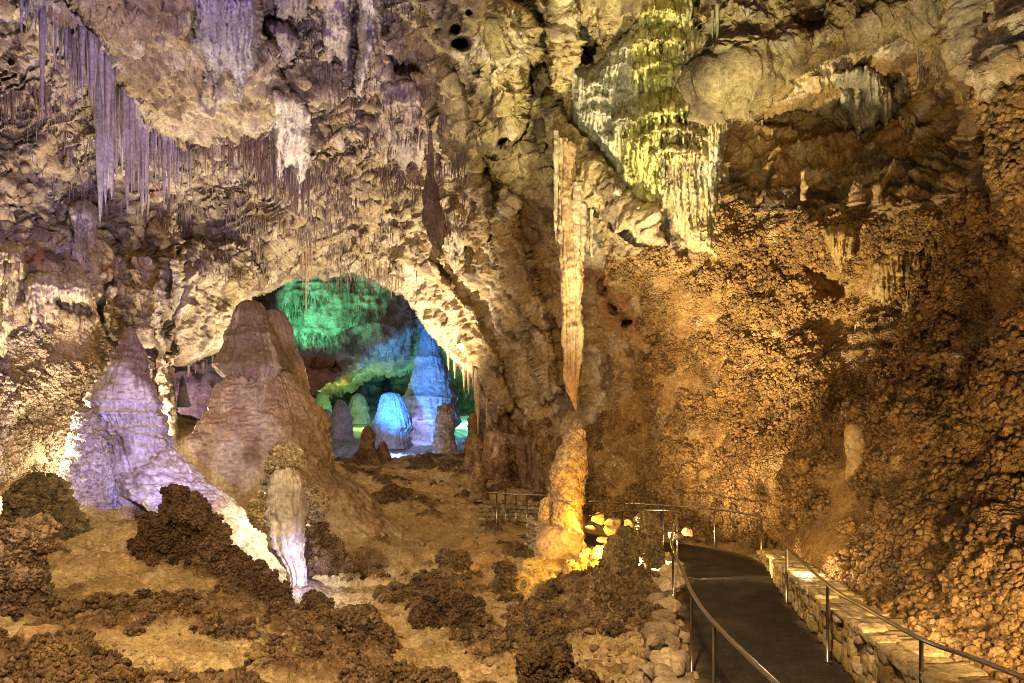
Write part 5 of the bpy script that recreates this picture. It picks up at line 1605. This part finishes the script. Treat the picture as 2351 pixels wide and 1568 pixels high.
def build_rubble_wall():
    rg = random.Random(5)
    line = catmull([Vector((2.05, 4.2, 0)), Vector((2.0, 6.0, 0)), Vector((2.1, 8.0, 0)), Vector((2.35, 9.6, 0)), Vector((2.85, 12.2, 0)), Vector((3.45, 14.2, 0)), Vector((3.75, 16.0, 0)), Vector((3.5, 17.4, 0)), Vector((2.9, 18.2, 0))], 14)
    spots = []
    for p in line:
        for k in range(6):
            sz = rg.uniform(0.10, 0.24) * (1.1 if k < 3 else 1)
            z = rg.uniform(-0.5, 0.42) - 0.04 * k
            o = -rg.uniform(0.0, 0.35) - max(0, 0.1 - z) * 0.5
            spots.append((p.x + o - 0.02, p.y + rg.uniform(-0.25, 0.25), z, sz * rg.uniform(0.8, 1.4), sz * rg.uniform(0.8, 1.3), sz * rg.uniform(0.6, 1.05), rg.uniform(0, 3)))
    o = rocks_mesh('rubble_wall', spots, M_STONE)
    tag(o, 'rough rubble wall of tan limestone blocks along the inner side of the path', 'stone wall')
    # loose blocks on the bank below it
    k = 0
    for (px, py, w) in ((1480,1470,30),(1510,1500,34),(1530,1450,26),(1450,1500,28),(1470,1540,36),(1540,1545,40),(1420,1540,24),(1500,1420,24),(1525,1390,26),(1490,1380,20),(1545,1345,24),(1520,1320,22),(1440,1455,22),(1570,1500,40),(1590,1560,44),(1560,1440,28),(1500,1560,26),(1430,1580,30),(1537,1290,18),(1510,1350,16)):
        p = ground_hit(px, py)
        r_ = w / 2 / F * p.y
        V, Fc = ROCKV[k % 10]
        W = V * np.array([r_ * rg.uniform(1.0, 1.3), r_ * rg.uniform(0.8, 1.1), r_ * rg.uniform(0.6, 0.85)])
        b = raw_mesh('limestone_block', W, Fc, 3, M_STONE, {'tint': np.tile(np.array((0.44, 0.33, 0.17)) * rg.uniform(0.75, 1.2), (len(W), 1))})
        b.location = (p.x, p.y, p.z + r_ * 0.35)
        b.rotation_euler = (rg.uniform(-0.3, 0.3), rg.uniform(-0.3, 0.3), rg.uniform(0, 6))
        tag(b, 'angular tan limestone block lying on the bank below the rubble wall', 'rock', 'loose blocks below the rubble wall')
        k += 1
    # lit blocks round the lamp
    for px, py, w, d, lb in ((1372,1192,36,18.3,'rounded amber lit block beside the lit stalagmite, at the back'), (1408,1200,42,17.9,'large yellow lit block nearest the thin handrail'), (1356,1212,30,17.6,'flat yellow lit block touching the stalagmite shaft'),
                             (1402,1222,40,17.2,'orange lit block in front of the large yellow one'), (1384,1240,46,16.8,'flat brown slab lit from below in the rock pile'), (1445,1205,34,17.6,'grey block at the unlit end of the rock pile'), (1462,1192,30,18.2,'small grey block under the thin handrail'), (1430,1228,30,16.6,'pinkish grey block beside the dark stalagmites'), (1552,1228,34,15.2,'dark rounded boulder at the bend of the inner rail'), (1580,1222,30,16.2,'dark boulder on the path edge behind the inner rail')):
        p = at1(px, py, d)
        r_ = w / 2 / F * d
        V, Fc = ROCKV[k % 10]
        W = V * np.array([r_ * 1.1, r_, r_ * (0.5 if 'flat' in lb else 0.85)])
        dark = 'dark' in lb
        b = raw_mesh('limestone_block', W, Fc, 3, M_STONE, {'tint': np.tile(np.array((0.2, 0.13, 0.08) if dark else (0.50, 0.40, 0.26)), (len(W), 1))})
        b.location = p
        b.rotation_euler = (rg.uniform(-0.3, 0.3), rg.uniform(-0.3, 0.3), rg.uniform(0, 6))
        tag(b, lb, 'rock')
        k += 1
    # small stalagmite knobs glowing by the lamp
    for rows, d, lb in (([(1262,1338,1350),(1268,1330,1358),(1285,1324,1362),(1310,1318,1366)], 16.2, 'low lit coral knob in front of the lamp'),
                        ([(1252,1370,1384),(1258,1362,1392),(1275,1356,1398),(1300,1350,1402)], 16.0, 'second lit knob between the lamp and the dark stalagmites'),
                        ([(1285,1302,1318),(1292,1296,1326),(1310,1290,1332),(1330,1284,1338)], 16.0, 'dim orange knob left of the lamp')):
        formation('lit_coral', rows, d, M_CORAL, (0.50, 0.36, 0.18), lb, 'stalagmite', lump=0.05, ls=0.3, pop=0.06, ps=(0.12, 0.05), seed=k)
        k += 1
    # parapets of the distant bend
    for nm, line, zt, lb in (('stone_parapet', [(-1.05, 24.3), (0.0, 24.2), (0.95, 23.6)], 0.78, 'distant stone parapet under the far handrail'),
                             ('stone_parapet', [(0.55, 19.6), (0.85, 18.6), (1.2, 17.7)], 0.70, 'curved stone retaining wall left of the lit stalagmite')):
        L = catmull([Vector((x, y, 0)) for x, y in line], 12)
        sp = []
        for p in L:
            for q in range(9):
                z = -0.45 + q * (zt + 0.4) / 8
                r_ = rg.uniform(0.09, 0.16)
                sp.append((p.x + rg.uniform(-0.06, 0.06), p.y + rg.uniform(-0.08, 0.08), z, r_ * 1.2, r_ * 1.1, r_ * 0.85, rg.uniform(0, 3)))
        o = rocks_mesh(nm, sp, M_STONE, tints=((0.34, 0.27, 0.16), (0.26, 0.20, 0.12), (0.40, 0.33, 0.22)))
        tag(o, lb, 'stone wall')


build_rubble_wall()


def scatter_rubble():
    """angular broken stone too many to count, strewn down the slopes of the floor"""
    rg = random.Random(9)
    rn = np.random.default_rng(9)
    d = FP[..., 1]
    sx = CX + FP[..., 0] / d * F
    W = np.where((sx > -60) & (sx < 1600) & (d > 7) & (d < 40) & (seg_dist(FP[..., 0], FP[..., 1], PATHC) > 1.4), sstep(fbm(FP * 0.8 + 90, 3, 705), 0.46, 0.62) * (0.4 + (sx > 1150)), 0)
    i = pick(W, 1100, rn)
    sp = []
    for p in FP.reshape(-1, 3)[i].astype(float):
        r_ = 0.03 + 0.13 * rg.random() ** 2.5
        sp.append((p[0], p[1], p[2] + r_ * 0.2, r_ * rg.uniform(0.8, 1.5), r_ * rg.uniform(0.8, 1.3), r_ * rg.uniform(0.5, 0.9), rg.uniform(0, 6)))
    global ROCKV
    keep = ROCKV
    ROCKV = [rock_verts(640 + k, sub=2, cuts=10) for k in range(8)]
    o = rocks_mesh('rubble', sp, M_STONE, tints=((0.36, 0.26, 0.14), (0.24, 0.16, 0.08), (0.44, 0.34, 0.20)))
    ROCKV = keep
    tag(o, 'small broken brown stones strewn over the cave floor', None, kind='stuff')


scatter_rubble()
# ================================================================= lamps, camera, world
def lamp(kind, px, py, d, energy, col, size=0.15, aim=None, cone=60, blend=0.6):
    l = bpy.data.lights.new('cave_or_fill_lamp', kind)
    l.energy = energy
    l.color = col
    if kind != 'AREA':
        l.shadow_soft_size = size
    else:
        l.size = size
    o = bpy.data.objects.new('cave_or_fill_lamp', l)
    COL.objects.link(o)
    o.location = at1(px, py, d)
    if kind == 'SPOT':
        l.spot_size = math.radians(cone)
        l.spot_blend = blend
    if aim:
        v = at1(*aim) - o.location
        o.rotation_euler = v.to_track_quat('-Z', 'Y').to_euler()
    return o


WARM = (1.0, 0.72, 0.36)
AMB = (1.0, 0.56, 0.06)
CREAM = (1.0, 0.86, 0.66)
WHITE = (0.92, 0.92, 1.0)
VIO = (0.62, 0.50, 1.0)


def floor_lamp(px, py, h, energy, col, size=0.1, aim=None, cone=60):
    p = ground_hit(px, py)
    o = lamp('SPOT' if aim else 'POINT', px, py, p.y, energy, col, size, aim, cone)
    o.location = p + Vector((0, 0, h))
    if aim:
        o.rotation_euler = (at1(*aim) - o.location).to_track_quat('-Z', 'Y').to_euler()
    return o


# upper left: violet from the right, cream from below
lamp('SPOT', 1000, 1900, 5, 4500, VIO, 0.3, (250, 120, 17), 60)
lamp('SPOT', -100, 1850, 7, 8500, (1.0, 0.84, 0.52), 0.3, (420, 350, 24), 90)
lamp('SPOT', 60, 1130, 17.4, 1800, (1.0, 0.86, 0.56), 0.2, (260, 300, 20), 100)
lamp('SPOT', 900, 1060, 30, 5500, (1.0, 0.88, 0.6), 0.25, (780, 450, 30), 120)
lamp('POINT', 388, 985, 25.5, 450, CREAM, 0.2)
lamp('POINT', 30, 1120, 17.2, 120, (1.0, 0.84, 0.5), 0.2)
lamp('POINT', 205, 1080, 20.5, 160, (1.0, 0.85, 0.55), 0.15)
# giant stalagmite from a lamp behind the white column
lamp('POINT', 630, 1135, 16.9, 210, (1.0, 0.84, 0.55), 0.12)
# white lamp at the foot of the white column
floor_lamp(745, 1392, 0.45, 9, (0.84, 0.84, 1.0), 0.08)
floor_lamp(728, 1394, 0.4, 50, (0.62, 0.60, 1.0), 0.08, (580, 1230, 17), 90)
lamp('SPOT', 470, 1165, 15.3, 800, (0.20, 0.22, 1.0), 0.1, (320, 900, 19.6), 85)
# amber lamp by the lit stalagmite
lamp('POINT', 1376, 1248, 15.6, 150, AMB, 0.08)
lamp('POINT', 1345, 1196, 17.6, 45, AMB, 0.06)
# right wall and roof
lamp('SPOT', 1440, 1300, 14.6, 3000, WARM, 0.12, (2000, 950, 18), 100)
lamp('SPOT', 1650, 1750, 5, 1500, (0.98, 0.9, 0.5), 0.2, (1870, 70, 12.5), 42)  # added below the frame to brighten the overhanging block
lamp('POINT', 2080, 1475, 8.6, 22, WARM, 0.12)
lamp('POINT', 1850, 1320, 12.2, 110, WARM, 0.12)
lamp('SPOT', 1450, 1300, 14.8, 4500, (1.0, 0.80, 0.42), 0.12, (1820, 250, 17), 80)
lamp('SPOT', 1440, 1290, 14.8, 3000, (0.98, 0.95, 0.55), 0.12, (1500, 230, 18), 60)
lamp('SPOT', 1500, 1900, 6, 600, WARM, 0.25, (1900, 800, 18), 95)  # added frontal fill for the right wall
lamp('SPOT', 2600, 1500, 5, 800, (1.0, 0.66, 0.28), 0.25, (2100, 700, 16), 110)
lamp('SPOT', 1150, 1700, 9, 4500, (1.0, 0.80, 0.45), 0.25, (1250, 500, 23), 80)
lamp('SPOT', 1300, 1750, 5, 2600, (0.98, 0.96, 0.56), 0.2, (1480, 180, 18), 34)  # extra fill from the front, added to brighten the cascade
# far hall
lamp('POINT', 958, 975, 49.5, 120, (0.35, 0.42, 1.0), 0.3)
lamp('POINT', 900, 1025, 43.2, 90, (0.34, 0.5, 1.0), 0.2)
lamp('SPOT', 850, 930, 41, 5200, (0.04, 0.34, 1.0), 0.3, (990, 880, 53), 60)
lamp('SPOT', 600, 800, 41, 1900, (0.12, 0.95, 0.5), 0.3, (830, 640, 50), 60)
lamp('POINT', 760, 925, 53, 220, (0.5, 1.0, 0.25), 0.2)
lamp('POINT', 836, 962, 56, 120, (0.45, 1.0, 0.2), 0.2)
lamp('POINT', 1080, 960, 58, 600, (0.2, 0.9, 0.55), 0.2)
lamp('POINT', 1110, 1045, 33.0, 500, (1.0, 0.55, 0.42), 0.15)
lamp('POINT', 470, 960, 40, 120, (0.8, 0.6, 0.8), 0.2)
# foreground floor, from above and behind the camera
lamp('SPOT', 700, -2500, 1.8, 2600, WARM, 0.3, (700, 1380, 13), 110)
lamp('SPOT', -600, -600, 6, 1500, WARM, 0.3, (500, 1300, 14), 100)

w = bpy.data.worlds.new('World')
SC.world = w
w.use_nodes = True
bg = w.node_tree.nodes['Background']
bg.inputs[0].default_value = (0.30, 0.22, 0.42, 1)
bg.inputs[1].default_value = 0.07

cam = bpy.data.cameras.new('camera')
cam.lens = 24.0
cam.sensor_width = 36.0
cam.sensor_fit = 'HORIZONTAL'
cam.shift_y = (HY - 784) / 2351
cam.clip_start = 0.1
cam.clip_end = 400
co = bpy.data.objects.new('camera', cam)
COL.objects.link(co)
co.location = (0, 0, CZ)
co.rotation_euler = (math.radians(90), 0, 0)
SC.camera = co
SC.render.resolution_x, SC.render.resolution_y = 1024, 683
SC.view_settings.view_transform = 'Standard'
SC.view_settings.look = 'None'
SC.view_settings.exposure = 1.15
SC.view_settings.gamma = 1.0
SC.cycles.max_bounces = 6
SC.cycles.diffuse_bounces = 4
SC.cycles.use_denoising = True
SC.cycles.denoising_prefilter = 'NONE'
SC.cycles.filter_width = 1.0
SC.cycles.sample_clamp_indirect = 4.0
